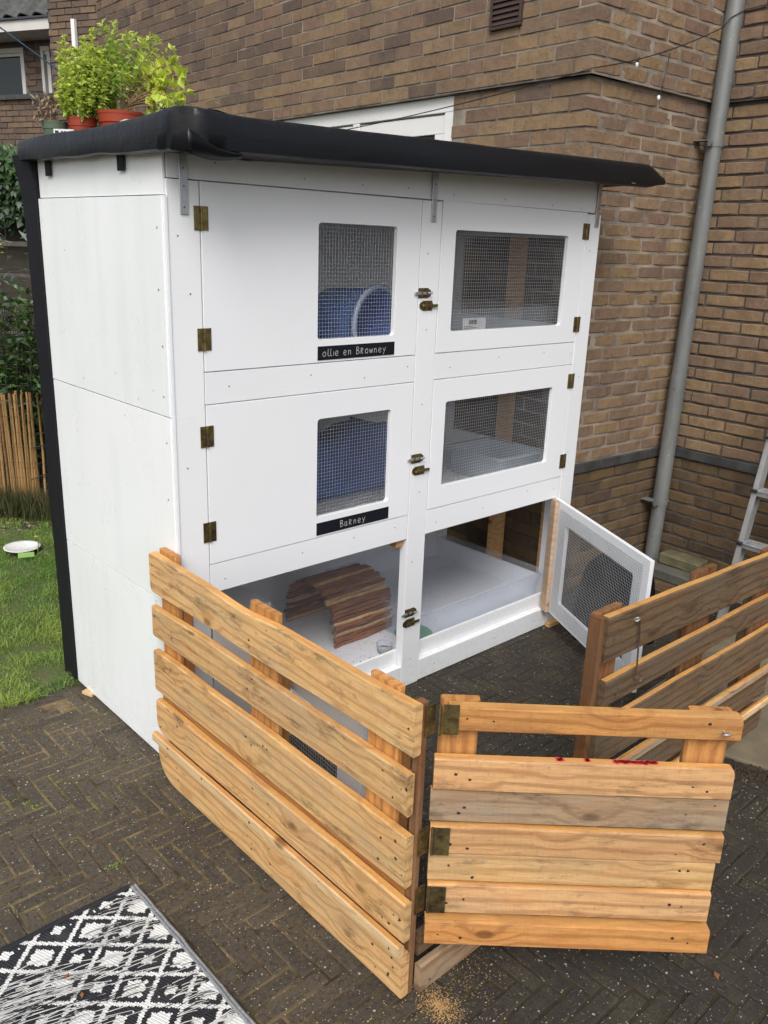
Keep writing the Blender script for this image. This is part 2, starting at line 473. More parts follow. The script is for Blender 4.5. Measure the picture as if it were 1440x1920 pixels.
def pipe_mat():
    m, t = nt('zinc_pipe')
    g = G(t)
    v = g.coords('Object')
    vs = g.n('Mapping', i_Vector=v, i_Scale=(1, 1, 0.25)).outputs[0]
    col = g.mix(g.step(g.noise(vs, 9, 6, 0.65), 0.38, 0.64), (0.200, 0.208, 0.205), (0.135, 0.143, 0.142))
    col = g.mix(g.math('MULTIPLY', g.step(g.noise(v, 34, 4, 0.6), 0.66, 0.72), 0.7), col, (0.05, 0.055, 0.06))
    col = g.mix(g.math('MULTIPLY', g.step(g.noise(v, 55, 3, 0.5), 0.70, 0.74), 0.8), col, (0.42, 0.40, 0.34))
    g.out(col, 0.55, 0.25, g.bump(g.noise(v, 60, 4), 0.15, 0.002), 0.4)
    return m


def paver_mat(bed=False, attr=False):
    m, t = nt('paver_bed' if bed else 'paver_concrete' + ('_joined' if attr else ''))
    g = G(t)
    geo = g.n('NewGeometry')
    v = geo.outputs['Position']
    r = g.n('Attribute', attribute_name='tone').outputs['Fac'] if attr else g.rand()
    if bed:
        mo = g.step(g.noise(v, 3.0, 4, 0.6), 0.42, 0.66)
        col = g.mix(mo, (0.230, 0.165, 0.090), (0.190, 0.165, 0.060))
        sep0 = g.n('SeparateXYZ', i_0=v)
        far = g.math('ADD', g.math('MULTIPLY', sep0.outputs[0], 0.55), g.math('MULTIPLY', sep0.outputs[1], -0.35))
        wet = g.step(g.math('ADD', far, g.noise(v, 2.0, 4, 0.6)), 0.40, 0.95)
        col = g.mix(g.math('MULTIPLY', wet, 0.8), col, (0.022, 0.018, 0.014))
        col = g.mix(g.math('MULTIPLY', g.step(g.noise(v, 9, 6, 0.75), 0.42, 0.60), 0.85), col, (0.030, 0.023, 0.016))
        vo = g.n('TexVoronoi', i_Vector=v, i_Scale=130.0, i_Randomness=1.0)
        sep = g.n('SeparateColor', i_0=vo.outputs['Color'])
        sel = g.math('MULTIPLY', g.math('LESS_THAN', vo.outputs['Distance'], 0.26), g.math('GREATER_THAN', sep.outputs[0], 0.8))
        col = g.mix(g.math('MULTIPLY', sel, 0.8), col, (0.5, 0.47, 0.42))
        g.out(col, 0.95, 0, g.bump(g.noise(v, 160, 6, 0.7), 1.0, 0.006), 0.2)
        return m
    col = g.mix(r, (0.105, 0.083, 0.057), (0.062, 0.050, 0.037))
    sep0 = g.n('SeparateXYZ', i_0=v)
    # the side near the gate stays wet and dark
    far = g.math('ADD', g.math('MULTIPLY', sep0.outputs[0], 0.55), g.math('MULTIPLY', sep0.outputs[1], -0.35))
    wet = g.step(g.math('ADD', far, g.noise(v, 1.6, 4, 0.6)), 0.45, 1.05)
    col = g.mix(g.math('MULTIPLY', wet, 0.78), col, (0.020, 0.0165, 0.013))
    mo = g.step(g.noise(v, 7.0, 6, 0.7), 0.48, 0.70)
    col = g.mix(g.math('MULTIPLY', mo, 0.45), col, (0.120, 0.100, 0.052))
    col = g.mix(g.math('MULTIPLY', g.step(g.noise(v, 95, 5, 0.8), 0.49, 0.64), g.math('MULTIPLY_ADD', wet, -0.25, 0.45)), col, (0.150, 0.125, 0.092))
    col = g.mix(g.math('MULTIPLY', g.step(g.noise(v, 75, 5, 0.85), 0.50, 0.60), 0.75), col, (0.016, 0.015, 0.014))
    vv = g.n('VectorMath', operation='ADD', i_0=v, i_1=g.n('VectorMath', operation='SCALE', i_0=g.n('TexNoise', i_Vector=v, i_Scale=220.0).outputs[1], i_Scale=0.006).outputs[0]).outputs[0]
    sels = []
    for sc_, lo in ((95.0, 0.80), (180.0, 0.66)):
        vo = g.n('TexVoronoi', i_Vector=vv, i_Scale=sc_, i_Randomness=1.0)
        sep = g.n('SeparateColor', i_0=vo.outputs['Color'])
        thr = g.math('MULTIPLY_ADD', g.math('POWER', sep.outputs[1], 2.2), 0.27, 0.06)
        sels.append(g.math('MULTIPLY', g.math('LESS_THAN', vo.outputs['Distance'], thr), g.math('GREATER_THAN', sep.outputs[0], lo)))
    sel = g.math('MAXIMUM', sels[0], sels[1])
    col = g.mix(g.math('MULTIPLY', sel, 0.85), col, (0.56, 0.50, 0.40))
    h = g.math('ADD', g.noise(v, 120, 6, 0.8), g.math('MULTIPLY', sel, 0.4))
    g.out(col, g.math('MULTIPLY_ADD', wet, -0.20, 0.80), 0, g.bump(h, 1.0, 0.0055), 0.4)
    return m


M['tarp'] = tarp_mat()
M['pipe'] = pipe_mat()
M['bed'] = paver_mat(bed=True)
M['paver'] = paver_mat()
M['paver_a'] = paver_mat(attr=True)


# ---------------------------------------------------------------- mesh helpers
class MB:
    def __init__(s):
        s.v, s.f, s.m, s.t = [], [], [], []

    def add(s, verts, faces, mi=0, tone=0.5):
        o = len(s.v)
        s.v += [tuple(p) for p in verts]
        s.f += [tuple(i + o for i in f) for f in faces]
        s.m += [mi] * len(faces)
        s.t += [tone] * len(verts)

    def box(s, c, d, rot=None, mi=0, tone=0.5, ch=0.0):
        hx, hy, hz = d[0] / 2, d[1] / 2, d[2] / 2
        if ch <= 0:
            vs = [Vector((x * hx, y * hy, z * hz)) for z in (-1, 1) for y in (-1, 1) for x in (-1, 1)]
            fs = [(0, 2, 3, 1), (4, 5, 7, 6), (0, 1, 5, 4), (2, 6, 7, 3), (0, 4, 6, 2), (1, 3, 7, 5)]
        else:
            vs, fs = chamfer_box(hx, hy, hz, ch)
        if rot is not None:
            vs = [rot @ v for v in vs]
        c = Vector(c)
        s.add([v + c for v in vs], fs, mi, tone)

    def span(s, a, b, mi=0, tone=0.5, ch=0.0):
        s.box([(a[k] + b[k]) / 2 for k in range(3)], [abs(b[k] - a[k]) for k in range(3)], None, mi, tone, ch)

    def tube(s, pts, r, n=8, mi=0, tone=0.5, caps=True):
        pts = [Vector(p) for p in pts]
        rs = r if isinstance(r, (list, tuple)) else [r] * len(pts)
        vs, fs = [], []
        up = None
        for k, p in enumerate(pts):
            d = (pts[min(k + 1, len(pts) - 1)] - pts[max(k - 1, 0)])
            if d.length < 1e-9:
                d = Vector((0, 0, 1))
            d.normalize()
            if up is None or abs(up.dot(d)) > 0.95:
                up = Vector((0, 0, 1)) if abs(d.z) < 0.9 else Vector((1, 0, 0))
            a = d.cross(up).normalized()
            b = d.cross(a).normalized()
            for j in range(n):
                an = 2 * PI * j / n
                vs.append(p + (a * math.cos(an) + b * math.sin(an)) * rs[k])
        for k in range(len(pts) - 1):
            for j in range(n):
                j2 = (j + 1) % n
                fs.append((k * n + j, k * n + j2, (k + 1) * n + j2, (k + 1) * n + j))
        if caps:
            fs.append(tuple(range(n)))
            fs.append(tuple((len(pts) - 1) * n + j for j in reversed(range(n))))
        s.add(vs, fs, mi, tone)

    def lathe(s, prof, c=(0, 0, 0), n=24, mi=0, rot=None, caps=True):
        vs, fs = [], []
        for r, z in prof:
            for j in range(n):
                an = 2 * PI * j / n
                vs.append(Vector((r * math.cos(an), r * math.sin(an), z)))
        for k in range(len(prof) - 1):
            for j in range(n):
                j2 = (j + 1) % n
                fs.append((k * n + j, k * n + j2, (k + 1) * n + j2, (k + 1) * n + j))
        if caps and prof[0][0] > 1e-5:
            fs.append(tuple(reversed(range(n))))
        if caps and prof[-1][0] > 1e-5:
            fs.append(tuple((len(prof) - 1) * n + j for j in range(n)))
        if rot is not None:
            vs = [rot @ v for v in vs]
        c = Vector(c)
        s.add([v + c for v in vs], fs, mi)

    def build(s, name, mats, parent=None, smooth=False, loc=None, bevel=0.0, tone=False, angle=None):
        me = bpy.data.meshes.new(name)
        me.from_pydata(s.v, [], s.f)
        if not isinstance(mats, (list, tuple)):
            mats = [mats]
        for m in mats:
            me.materials.append(m)
        if len(mats) > 1:
            me.polygons.foreach_set('material_index', s.m)
        if tone:
            a = me.attributes.new('tone', 'FLOAT', 'POINT')
            a.data.foreach_set('value', s.t)
        if smooth:
            me.polygons.foreach_set('use_smooth', [True] * len(me.polygons))
            if angle:
                me.set_sharp_from_angle(angle=R(angle))
        me.update()
        o = bpy.data.objects.new(name, me)
        COL.objects.link(o)
        if loc is not None:
            o.location = loc
        if parent is not None:
            o.parent = parent
        if bevel > 0:
            b = o.modifiers.new('bevel', 'BEVEL')
            b.width = bevel
            b.segments = 2
            b.limit_method = 'ANGLE'
            b.angle_limit = R(40)
        return o


def chamfer_box(hx, hy, hz, c, jit=0.0, rnd=None):
    bm = bmesh.new()
    bmesh.ops.create_cube(bm, size=1)
    for v in bm.verts:
        v.co = Vector((v.co.x * 2 * hx, v.co.y * 2 * hy, v.co.z * 2 * hz))
    bmesh.ops.bevel(bm, geom=list(bm.edges), offset=c, segments=1, affect='EDGES')
    if jit:
        for v in bm.verts:
            v.co += Vector((rnd.uniform(-jit, jit), rnd.uniform(-jit, jit), rnd.uniform(-jit, jit)))
    vs = [v.co.copy() for v in bm.verts]
    bm.verts.index_update()
    fs = [tuple(v.index for v in f.verts) for f in bm.faces]
    bm.free()
    return vs, fs


def mesh_from(name, vs, fs, mats):
    me = bpy.data.meshes.new(name)
    me.from_pydata([tuple(v) for v in vs], [], fs)
    for m in (mats if isinstance(mats, (list, tuple)) else [mats]):
        me.materials.append(m)
    me.update()
    return me


def inst(name, me, parent, loc, rotz=0.0, rot=None):
    o = bpy.data.objects.new(name, me)
    COL.objects.link(o)
    o.location = loc
    if rot is not None:
        o.rotation_euler = rot
    else:
        o.rotation_euler = (0, 0, rotz)
    if parent is not None:
        o.parent = parent
    return o


def thing(name, label, cat, loc=(0, 0, 0), rotz=0.0, group=None):
    o = bpy.data.objects.new(name, None)
    COL.objects.link(o)
    o.location = loc
    o.rotation_euler = (0, 0, rotz)
    o.empty_display_size = 0.1
    tag(o, label, cat, group)
    return o


def tag(o, label, cat, group=None):
    o['label'] = label
    o['category'] = cat
    if group:
        o['group'] = group
    return o


def kind(o, k):
    o['kind'] = k
    return o


def leaf_mesh(P, D, N, L, W, tone, fold=0.25):
    """P base (n,3), D direction, N normal, L length, W width -> verts, faces: each leaf 2 quads folded on the midrib, pointed"""
    n = len(P)
    D = D / (np.linalg.norm(D, axis=1, keepdims=True) + 1e-9)
    S = np.cross(D, N)
    S /= (np.linalg.norm(S, axis=1, keepdims=True) + 1e-9)
    N = np.cross(S, D)
    L = L[:, None]
    W = W[:, None]
    droop = -np.array([0, 0, 1.0]) * L * 0.12
    v = np.empty((n, 6, 3))
    v[:, 0] = P
    v[:, 1] = P + D * L * 0.45 + S * W * 0.5 + N * W * fold
    v[:, 2] = P + D * L * 0.5
    v[:, 3] = P + D * L * 0.45 - S * W * 0.5 + N * W * fold
    v[:, 4] = P + D * L + droop
    v[:, 5] = P + D * L * 0.18
    f = np.array([(0, 1, 2), (0, 2, 3), (1, 4, 2), (2, 4, 3)])
    F = (np.arange(n)[:, None, None] * 6 + f[None]).reshape(-1, 3)
    return v.reshape(-1, 3), F, np.repeat(tone, 6)


def np_obj(name, V, F, T, mat, parent=None, mi=None):
    me = bpy.data.meshes.new(name)
    nv, nf = len(V), len(F)
    k = F.shape[1]
    me.vertices.add(nv)
    me.vertices.foreach_set('co', np.ascontiguousarray(V, dtype=np.float32).ravel())
    me.loops.add(nf * k)
    me.loops.foreach_set('vertex_index', F.astype(np.int32).ravel())
    me.polygons.add(nf)
    me.polygons.foreach_set('loop_start', np.arange(nf, dtype=np.int32) * k)
    for m in (mat if isinstance(mat, (list, tuple)) else [mat]):
        me.materials.append(m)
    if mi is not None:
        me.polygons.foreach_set('material_index', mi.astype(np.int32))
    if T is not None:
        a = me.attributes.new('tone', 'FLOAT', 'POINT')
        a.data.foreach_set('value', np.ascontiguousarray(T, dtype=np.float32))
    me.update(calc_edges=True)
    o = bpy.data.objects.new(name, me)
    COL.objects.link(o)
    if parent is not None:
        o.parent = parent
    return o


def plate_hole(w, h, t, hole, rad=0.012, x0=0.0, z0=0.0):
    """plate in the XZ plane, thickness along +Y, with an optional rounded rectangular hole (hx0,hx1,hz0,hz1)"""
    bm = bmesh.new()
    outer = [(x0, z0), (x0 + w, z0), (x0 + w, z0 + h), (x0, z0 + h)]
    loops = [outer]
    if hole:
        a, b, c, d = hole
        inner = []
        for (cx, cz, a0) in ((b - rad, d - rad, 0), (a + rad, d - rad, 90), (a + rad, c + rad, 180), (b - rad, c + rad, 270)):
            for k in range(5):
                an = R(a0 + 22.5 * k)
                inner.append((cx + rad * math.cos(an), cz + rad * math.sin(an)))
        loops.append(inner)
    edges = []
    for lp in loops:
        vs = [bm.verts.new((x, 0, z)) for x, z in lp]
        for k in range(len(vs)):
            edges.append(bm.edges.new((vs[k], vs[(k + 1) % len(vs)])))
    bmesh.ops.triangle_fill(bm, use_beauty=True, use_dissolve=False, edges=edges)
    fs = list(bm.faces)
    for f in fs:
        if f.normal.y > 0:
            f.normal_flip()
    r = bmesh.ops.extrude_face_region(bm, geom=fs)
    nv = [e for e in r['geom'] if isinstance(e, bmesh.types.BMVert)]
    bmesh.ops.translate(bm, verts=nv, vec=(0, t, 0))
    bmesh.ops.recalc_face_normals(bm, faces=list(bm.faces))
    bm.verts.index_update()
    vs = [v.co.copy() for v in bm.verts]
    fs = [tuple(v.index for v in f.verts) for f in bm.faces]
    bm.free()
    return vs, fs


def board(L, H, T, seed, wav=0.0, n=14, ch=0.004, nails=(), bow=0.0, cut=None, rough_end=0.0, dip=None, edge=False):
    """plank, length X (from 0), height Z (centred), thickness Y (front face at y=0, going to +T). returns MB"""
    rd = random.Random(seed)
    mb = MB()
    c = min(ch, H * 0.3, T * 0.3)
    vs, fs = [], []
    K = 8
    ends = [0.0, 0.002, 0.005, 0.009, 0.015, 0.023, 0.035, 0.055, 0.08]
    xs_ = ends + [0.1 + (L - 0.2) * k / n for k in range(n + 1)] + [L - e for e in reversed(ends)] if L > 0.3 else [L * k / n for k in range(n + 1)]
    n = len(xs_) - 1
    for i in range(n + 1):
        x = xs_[i]
        u = x / L
        wt = wav * mn.noise(Vector((x * 3.1, seed * 1.7, 0.3))) if wav else 0
        wb = wav * 0.5 * mn.noise(Vector((x * 2.3, seed * 2.9, 5.3))) if wav else 0
        if dip:
            for (dx, dw, dh) in dip:
                wt -= dh * math.exp(-((x - dx) / dw) ** 2)
        by = bow * math.sin(PI * u) + 0.0012 * mn.noise(Vector((x * 4, seed, 9)))
        zt, zb = H / 2 + wt, -H / 2 + wb
        if cut:
            # rounded or sawn-off corners: (end, top/bottom, size)
            for (e, tb, sz) in cut:
                dx = x if e == 0 else L - x
                if dx < sz:
                    k = 1 - math.sqrt(max(0, 1 - ((sz - dx) / sz) ** 2))
                    if tb > 0:
                        zt -= sz * k
                    else:
                        zb += sz * k
        ex = 0
        ring = [(zb + c, 0), (zt - c, 0), (zt, c), (zt, T - c), (zt - c, T), (zb + c, T), (zb, T - c), (zb, c)]
        for (z, y) in ring:
            dx = 0
            if rough_end and i in (0, n):
                dx = rd.uniform(-rough_end, rough_end)
            vs.append(Vector((x + dx, y + by, z)))
    # finer spacing at the ends
    for i in range(n):
        for k in range(K):
            k2 = (k + 1) % K
            fs.append((i * K + k, i * K + k2, (i + 1) * K + k2, (i + 1) * K + k))
    fs.append(tuple(reversed(range(K))))
    fs.append(tuple(n * K + k for k in range(K)))
    fs = [tuple(reversed(f)) for f in fs]
    mb.add(vs, fs, 0)
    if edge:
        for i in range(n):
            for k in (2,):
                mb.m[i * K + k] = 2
    for (x, z, r) in nails:
        by = bow * math.sin(PI * x / L) - 0.0007
        q = []
        for k in range(7):
            an = 2 * PI * k / 7
            q.append(Vector((x + r * math.cos(an) * rd.uniform(0.7, 1.4), by, z + r * math.sin(an) * rd.uniform(0.6, 1.2))))
        mb.add(q, [tuple(range(7))], 1)
    return mb


def nailset(seed, L, H, xs, per=2):
    rd = random.Random(seed)
    out = []
    for x in xs:
        for k in range(per):
            out.append((x + rd.uniform(-0.02, 0.02), rd.uniform(-0.32, 0.32) * H, rd.uniform(0.0020, 0.0046)))
    return out

# ---------------------------------------------------------------- ground
def sheet(name, pts, z, mat, sub=0):
    mb = MB()
    mb.add([(x, y, z) for x, y in pts], [tuple(range(len(pts)))])
    return kind(mb.build(name, mat), 'structure')


sheet('ground', [(-60, -60), (60, -60), (60, 60), (-60, 60)], -0.06, M['earth'])
paving = sheet('paving', [(-4, -4.5), (4.2, -4.5), (4.2, 0.80), (-4, 0.80)], -0.0026, M['bed'])
# lawn surface: gently uneven
nx, ny = 60, 50
LV = []
for j in range(ny + 1):
    for i in range(nx + 1):
        x = -2.5 + 4.5 * i / nx
        y = 0.90 + 2.7 * j / ny
        edge = 0.03 * mn.noise(Vector((x * 3, 0, 4))) if j == 0 else 0
        LV.append((x, y + edge, (-0.02 if j == 0 else 0.004) - 0.004 + 0.012 * mn.noise(Vector((x * 1.7, y * 1.7, 0)))))
LF = [(j * (nx + 1) + i, j * (nx + 1) + i + 1, (j + 1) * (nx + 1) + i + 1, (j + 1) * (nx + 1) + i) for j in range(ny) for i in range(nx)]
mb = MB()
mb.add(LV, LF)
kind(mb.build('lawn', M['turf'], smooth=True), 'structure')
sheet('soil_strip', [(-4, 0.79), (0.6, 0.79), (0.6, 1.00), (-4, 1.00)], -0.0025, M['litter'])
sheet('border_soil', [(-3, 3.3), (2.6, 2.6), (4.5, 9), (-3, 9)], 0.002, M['litter'])

# herringbone brick paving, 200 x 50 mm pavers
PW = 0.0515
PL = PW * 4
rd = random.Random(11)
variants = []
for k in range(8):
    vs, fs = chamfer_box((PL - 0.0045) / 2, (PW - 0.0045) / 2, 0.03, 0.0045, 0.0012, rd)
    variants.append((vs, fs, mesh_from('paver', [v - Vector((0, 0, 0.03)) for v in vs], fs, M['paver'])))
cells = []
x0g, y0g = -0.566 - PW * 30, 0.173 - PW * 60
for j in range(-30, 90):
    for i in range(-10, 125):
        k = (i + j) % 8
        if k == 0:      # start of a horizontal paver
            cx, cy, ang = i * PW + PL / 2, j * PW + PW / 2, 0.0
        elif k == 4:    # start of an upright paver
            cx, cy, ang = i * PW + PW / 2, j * PW + PL / 2, PI / 2
        else:
            continue
        cx += x0g
        cy += y0g
        if cy > 0.80 or cy < -2.9 or cx < -1.6 or cx > 3.5:
            continue
        if cy > 0.74 and ang:
            continue
        if cx > 2.15 and cy > 0.28:
            continue
        cells.append((cx, cy, ang))
scored = []
for c in cells:
    p = px((c[0], c[1], 0))
    s = -1
    if p and -30 < p[0] < 1470 and 900 < p[1] < 1950:
        s = 1 / p[2] ** 2
        if 0 < c[0] < 2.1 and 0 < c[1] < 0.87:
            s *= 0.01
        if -0.95 < c[1] < 0.05 and 0.0 < c[0] < 0.7:
            s *= 0.3
        if c[0] < -0.40 and c[1] < -0.38:
            s *= 0.01
    scored.append((s, c))
scored.sort(key=lambda a: -a[0])
rest = MB()
for n_, (s, (cx, cy, ang)) in enumerate(scored):
    z = rd.uniform(-0.0018, 0.0022) + 0.0035 * mn.noise(Vector((cx * 2, cy * 2, 3)))
    z = max(z, -0.0009 + 0.0004 * rd.random())
    tx, ty = rd.uniform(-0.006, 0.006), rd.uniform(-0.012, 0.012)
    az = ang + rd.uniform(-0.008, 0.008)
    vs, fs, me = variants[rd.randrange(8)]
    if n_ < 300 and s > 0:
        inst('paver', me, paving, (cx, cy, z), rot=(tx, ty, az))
    else:
        Rm = Matrix.Rotation(az, 3, 'Z')
        rest.add([Rm @ (v - Vector((0, 0, 0.03))) + Vector((cx, cy, z)) for v in vs], fs, 0, rd.random())
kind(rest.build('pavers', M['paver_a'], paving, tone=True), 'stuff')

# moss tufts in a few joints
V, F, T = [], [], []
off = 0
for (mx, my, n, s) in ((-0.376, -0.225, 60, 0.018), (-0.50, 0.26, 26, 0.012), (-0.455, 0.19, 22, 0.010), (-0.47, 0.225, 20, 0.01), (-0.42, -0.05, 10, 0.01)):
    P = np.stack([mx + RNG.normal(0, s, n), my + RNG.normal(0, s * 0.3, n), np.zeros(n) - 0.002], 1)
    D = RNG.normal(0, 0.6, (n, 3))
    D[:, 2] = 1
    v, f, t = leaf_mesh(P, D, RNG.normal(0, 1, (n, 3)), RNG.uniform(0.006, 0.014, n), RNG.uniform(0.002, 0.004, n), RNG.random(n))
    V.append(v); F.append(f + off); T.append(t); off += len(v)
kind(tag(np_obj('moss_tuft', np.vstack(V), np.vstack(F), np.concatenate(T), M['grass']), 'small bright green moss tufts in the paving joints by the rug', 'moss'), 'stuff')

# lawn grass
N = 90000
gx = RNG.uniform(-1.3, 1.15, N)
gy = 0.845 + 2.55 * RNG.random(N) ** 1.15
keep = np.array([mn.noise(Vector((a * 2.3, b * 2.3, 1.0))) > -0.62 or RNG.random() < 0.5 or b > 2.7 for a, b in zip(gx[:N], gy[:N])])
vis = (gx < 0.05 + (gy - 0.9) * 0.42 + 0.25)
gx, gy = gx[keep & vis], gy[keep & vis]
n = len(gx)
edgej = np.array([0.05 * mn.noise(Vector((a * 5, 0, 2))) + 0.02 * mn.noise(Vector((a * 23, 0, 2))) for a in gx])
P = np.stack([gx, gy + edgej, np.full(n, -0.005)], 1)
clump = np.array([mn.noise(Vector((a * 6, b * 6, 7))) for a, b in zip(gx, gy)])
H = RNG.uniform(0.016, 0.050, n) * (1 + 1.2 * clump)
lean = RNG.normal(0, 0.55, (n, 2)) + 0.5 * np.stack([clump, -clump], 1)
D = np.concatenate([lean, np.ones((n, 1))], 1)
D /= np.linalg.norm(D, axis=1, keepdims=True)
S = np.stack([-D[:, 1], D[:, 0], np.zeros(n)], 1) + RNG.normal(0, .3, (n, 3))
S /= np.linalg.norm(S, axis=1, keepdims=True)
W = RNG.uniform(0.0018, 0.0040, n)[:, None]
v = np.empty((n, 5, 3))
v[:, 0] = P - S * W * 0.5
v[:, 1] = P + S * W * 0.5
mid = P + D * H[:, None] * 0.6
v[:, 2] = mid - S * W * 0.4
v[:, 3] = mid + S * W * 0.4
v[:, 4] = P + D * H[:, None] + np.concatenate([lean * 0.35, -0.15 * np.ones((n, 1))], 1) * H[:, None]
f = np.array([(0, 1, 3), (0, 3, 2), (2, 3, 4)])
F = (np.arange(n)[:, None, None] * 5 + f[None]).reshape(-1, 3)
big = np.array([mn.noise(Vector((a * 1.6, b * 1.6, 17))) for a, b in zip(gx, gy)])
tone = np.clip(0.45 + 0.45 * clump + 0.9 * big + RNG.normal(0, 0.25, n), 0, 1)
kind(tag(np_obj('lawn_grass', v.reshape(-1, 3), F, np.repeat(tone, 5), M['grass']), 'short green lawn grass beside the black back post', 'grass'), 'stuff')

# ---------------------------------------------------------------- brick house (walls A behind, B facing, C right)
TH = -0.0485
EX = Vector((math.cos(TH), math.sin(TH), 0))
EY = Vector((-EX.y, EX.x, 0))
CC = Vector((3.235, 0.153, 0))      # inner corner behind the downpipe
CA = CC - EX * 1.035                # outer corner above the hutch roof
house = thing('brick_house', 'brown brick house wall stepping round a corner behind the white hutch', 'house', (0, 0, 0))
CO = 0.066                          # course height
BL, BH = 0.2125, 0.0555
BD = 0.095
Z_BAND0, Z_BAND1 = 0.674, 0.72
Z_LEDGE = 2.524


def wall_core(o, d, n, length, z0, z1, mat, name='wall', depth=0.3, inset=0.0085, trim0=0.0, trim1=0.0):
    if mat is M['mortar']:
        inset = 0.0045
    """block whose visible face lies 'inset' behind the brick faces; n points out of the wall"""
    mb = MB()
    a = o + d * trim0 - n * inset
    b = o + d * (length - trim1) - n * inset
    q = [a, b, b - n * depth, a - n * depth]
    vs = [(p.x, p.y, z0) for p in q] + [(p.x, p.y, z1) for p in q]
    mb.add(vs, [(0, 1, 5, 4), (1, 2, 6, 5), (2, 3, 7, 6), (3, 0, 4, 7), (4, 5, 6, 7), (0, 3, 2, 1)])
    return mb.build(name, mat, house)


rb = random.Random(5)
bvar = {}


def worn_brick(L, seed):
    """brick with worn, slightly wavy arrises, 4 segments long"""
    r_ = random.Random(seed)
    vs, fs = [], []
    n = 4
    hy, hz = BD / 2, BH / 2
    c = 0.0045
    for i in range(n + 1):
        u = i / n
        x = -L / 2 + L * u
        e = 0.003 if i in (0, n) else 0.0
        ring = [(-hy + e + r_.uniform(-.0016, .0016), -hz + c + e + r_.uniform(-.0022, .0016)), (-hy + e + r_.uniform(-.0016, .0016), hz - c - e + r_.uniform(-.0016, .0022)),
                (-hy + c, hz - e * 0.6 + r_.uniform(-.0022, .0014)), (hy, hz), (hy, -hz), (-hy + c, -hz + e * 0.6 + r_.uniform(-.0014, .0022))]
        xj = r_.uniform(-.0015, .0015)
        vs += [Vector((x + xj, y, z)) for y, z in ring]
    for i in range(n):
        for k in range(6):
            k2 = (k + 1) % 6
            fs.append((i * 6 + k, (i + 1) * 6 + k, (i + 1) * 6 + k2, i * 6 + k2))
    fs.append(tuple(range(6)))
    fs.append(tuple(n * 6 + k for k in reversed(range(6))))
    return vs, fs


def brick_variant(L, key):
    kk = (round(L, 3), key)
    if kk not in bvar:
        bvar[kk] = worn_brick(L, int(L * 1000) * 7 + key)
    return bvar[kk]


bmesh_cache = {}
bricks = []     # (score, L, key, pos, angle, tonekind)


def lay(o, d, n, length, z0, z1, z_from, kindf, proud=0.0, holes=(), start_half=0, corner=0, vis=lambda s, z: 1.0, jointw=0.0105):
    k0 = int(round((z_from) / CO))
    rows = int((z1 - z0) / CO + 0.01)
    for r in range(rows):
        z = z0 + (r + 0.5) * CO
        par = (r + start_half) % 2
        pitch = BL + jointw
        s = 0.0
        first = True
        while s < length - 0.02:
            L = BL
            if first:
                if corner == 1:                     # convex corner with the other wall: alternate stretcher / header lap
                    if par == 1:
                        s = BD + jointw
                else:
                    if par == 1:
                        L = 0.101
                first = False
            L = min(L, length - s)
            if L > 0.03:
                c = s + L / 2
                ok = True
                for (h0, h1, hz0, hz1) in holes:
                    if c + L / 2 > h0 and c - L / 2 < h1 and hz0 < z < hz1:
                        # trim the brick to the opening
                        if c < h0 and h0 - s > 0.04:
                            L = h0 - s
                            c = s + L / 2
                        elif c > h1 and s + L - h1 > 0.04:
                            c2 = (h1 + s + L) / 2
                            L = s + L - h1
                            c = c2
                        else:
                            ok = False
                if ok:
                    jp = rb.uniform(-0.0022, 0.0022) + proud
                    p = o + d * (c + rb.uniform(-0.002, 0.002)) - n * (BD / 2 - jp)
                    p = Vector((p.x, p.y, z + rb.uniform(-0.0014, 0.0014)))
                    ang = math.atan2(d.y, d.x) + rb.uniform(-0.006, 0.006)
                    q = px(p)
                    sco = -1
                    if q and -20 < q[0] < 1460 and -20 < q[1] < 1150:
                        view = (CPOS - p).normalized()
                        sco = L * max(0.02, view.dot(n)) / q[2] ** 2 * vis(c, z)
                    bricks.append((sco, round(L, 3) if L < BL - 0.001 else BL, rb.randrange(5), p, ang, kindf(c, z)))
            s = c + L / 2 + jointw if L > 0.03 else s + pitch


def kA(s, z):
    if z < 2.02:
        return 'l'  # courses below roof height take the darkest brick mix
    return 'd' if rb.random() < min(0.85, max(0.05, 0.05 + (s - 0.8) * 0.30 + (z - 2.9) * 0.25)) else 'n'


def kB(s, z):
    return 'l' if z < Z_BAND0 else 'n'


visA = lambda s, z: 1.0 if z > 2.15 else 0.02
visB = lambda s, z: 1.0
WIN = (0.86, 2.46, 1.30, Z_LEDGE)
nA, nB, nC = -EX, -EY, -EX
# main courses between band and ledge: 27 courses, shared by the three walls
for (o, d, n, ln, cor, sh, vf, holes) in ((CA, EY, nA, 5.3, 1, 0, visA, [(WIN[0], WIN[1], WIN[2], WIN[3])]), (CA, EX, nB, 1.03, 1, 1, visB, []), (CC, -EY, nC, 1.9, 0, 1, visB, [])):
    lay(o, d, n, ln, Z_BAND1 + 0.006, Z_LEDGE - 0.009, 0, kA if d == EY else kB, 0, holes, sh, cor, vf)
    # courses above the ledge stand proud
    oo = o + (n * 0.026 if True else 0)
    if cor == 1:
        oo = CA + nA * 0.026 + nB * 0.026
    lay(oo if cor else CC + nC * 0.026, d, n, ln + (0.026 if cor else 0), Z_LEDGE, Z_LEDGE + CO * 32, 0, kA if d == EY else kB, 0, [], sh + 1, cor, vf)
    lay(o, d, n, ln, Z_BAND0 - CO * 11 - 0.004, Z_BAND0 - 0.004, 0, kB, -0.002, [], sh, cor, (lambda s, z: 0.02) if d == EY else vf)
bricks.sort(key=lambda b: -b[0])
mats_i = {'n': 'brick', 'd': 'brickd', 'l': 'brickl'}
rests = {'n': MB(), 'd': MB(), 'l': MB()}
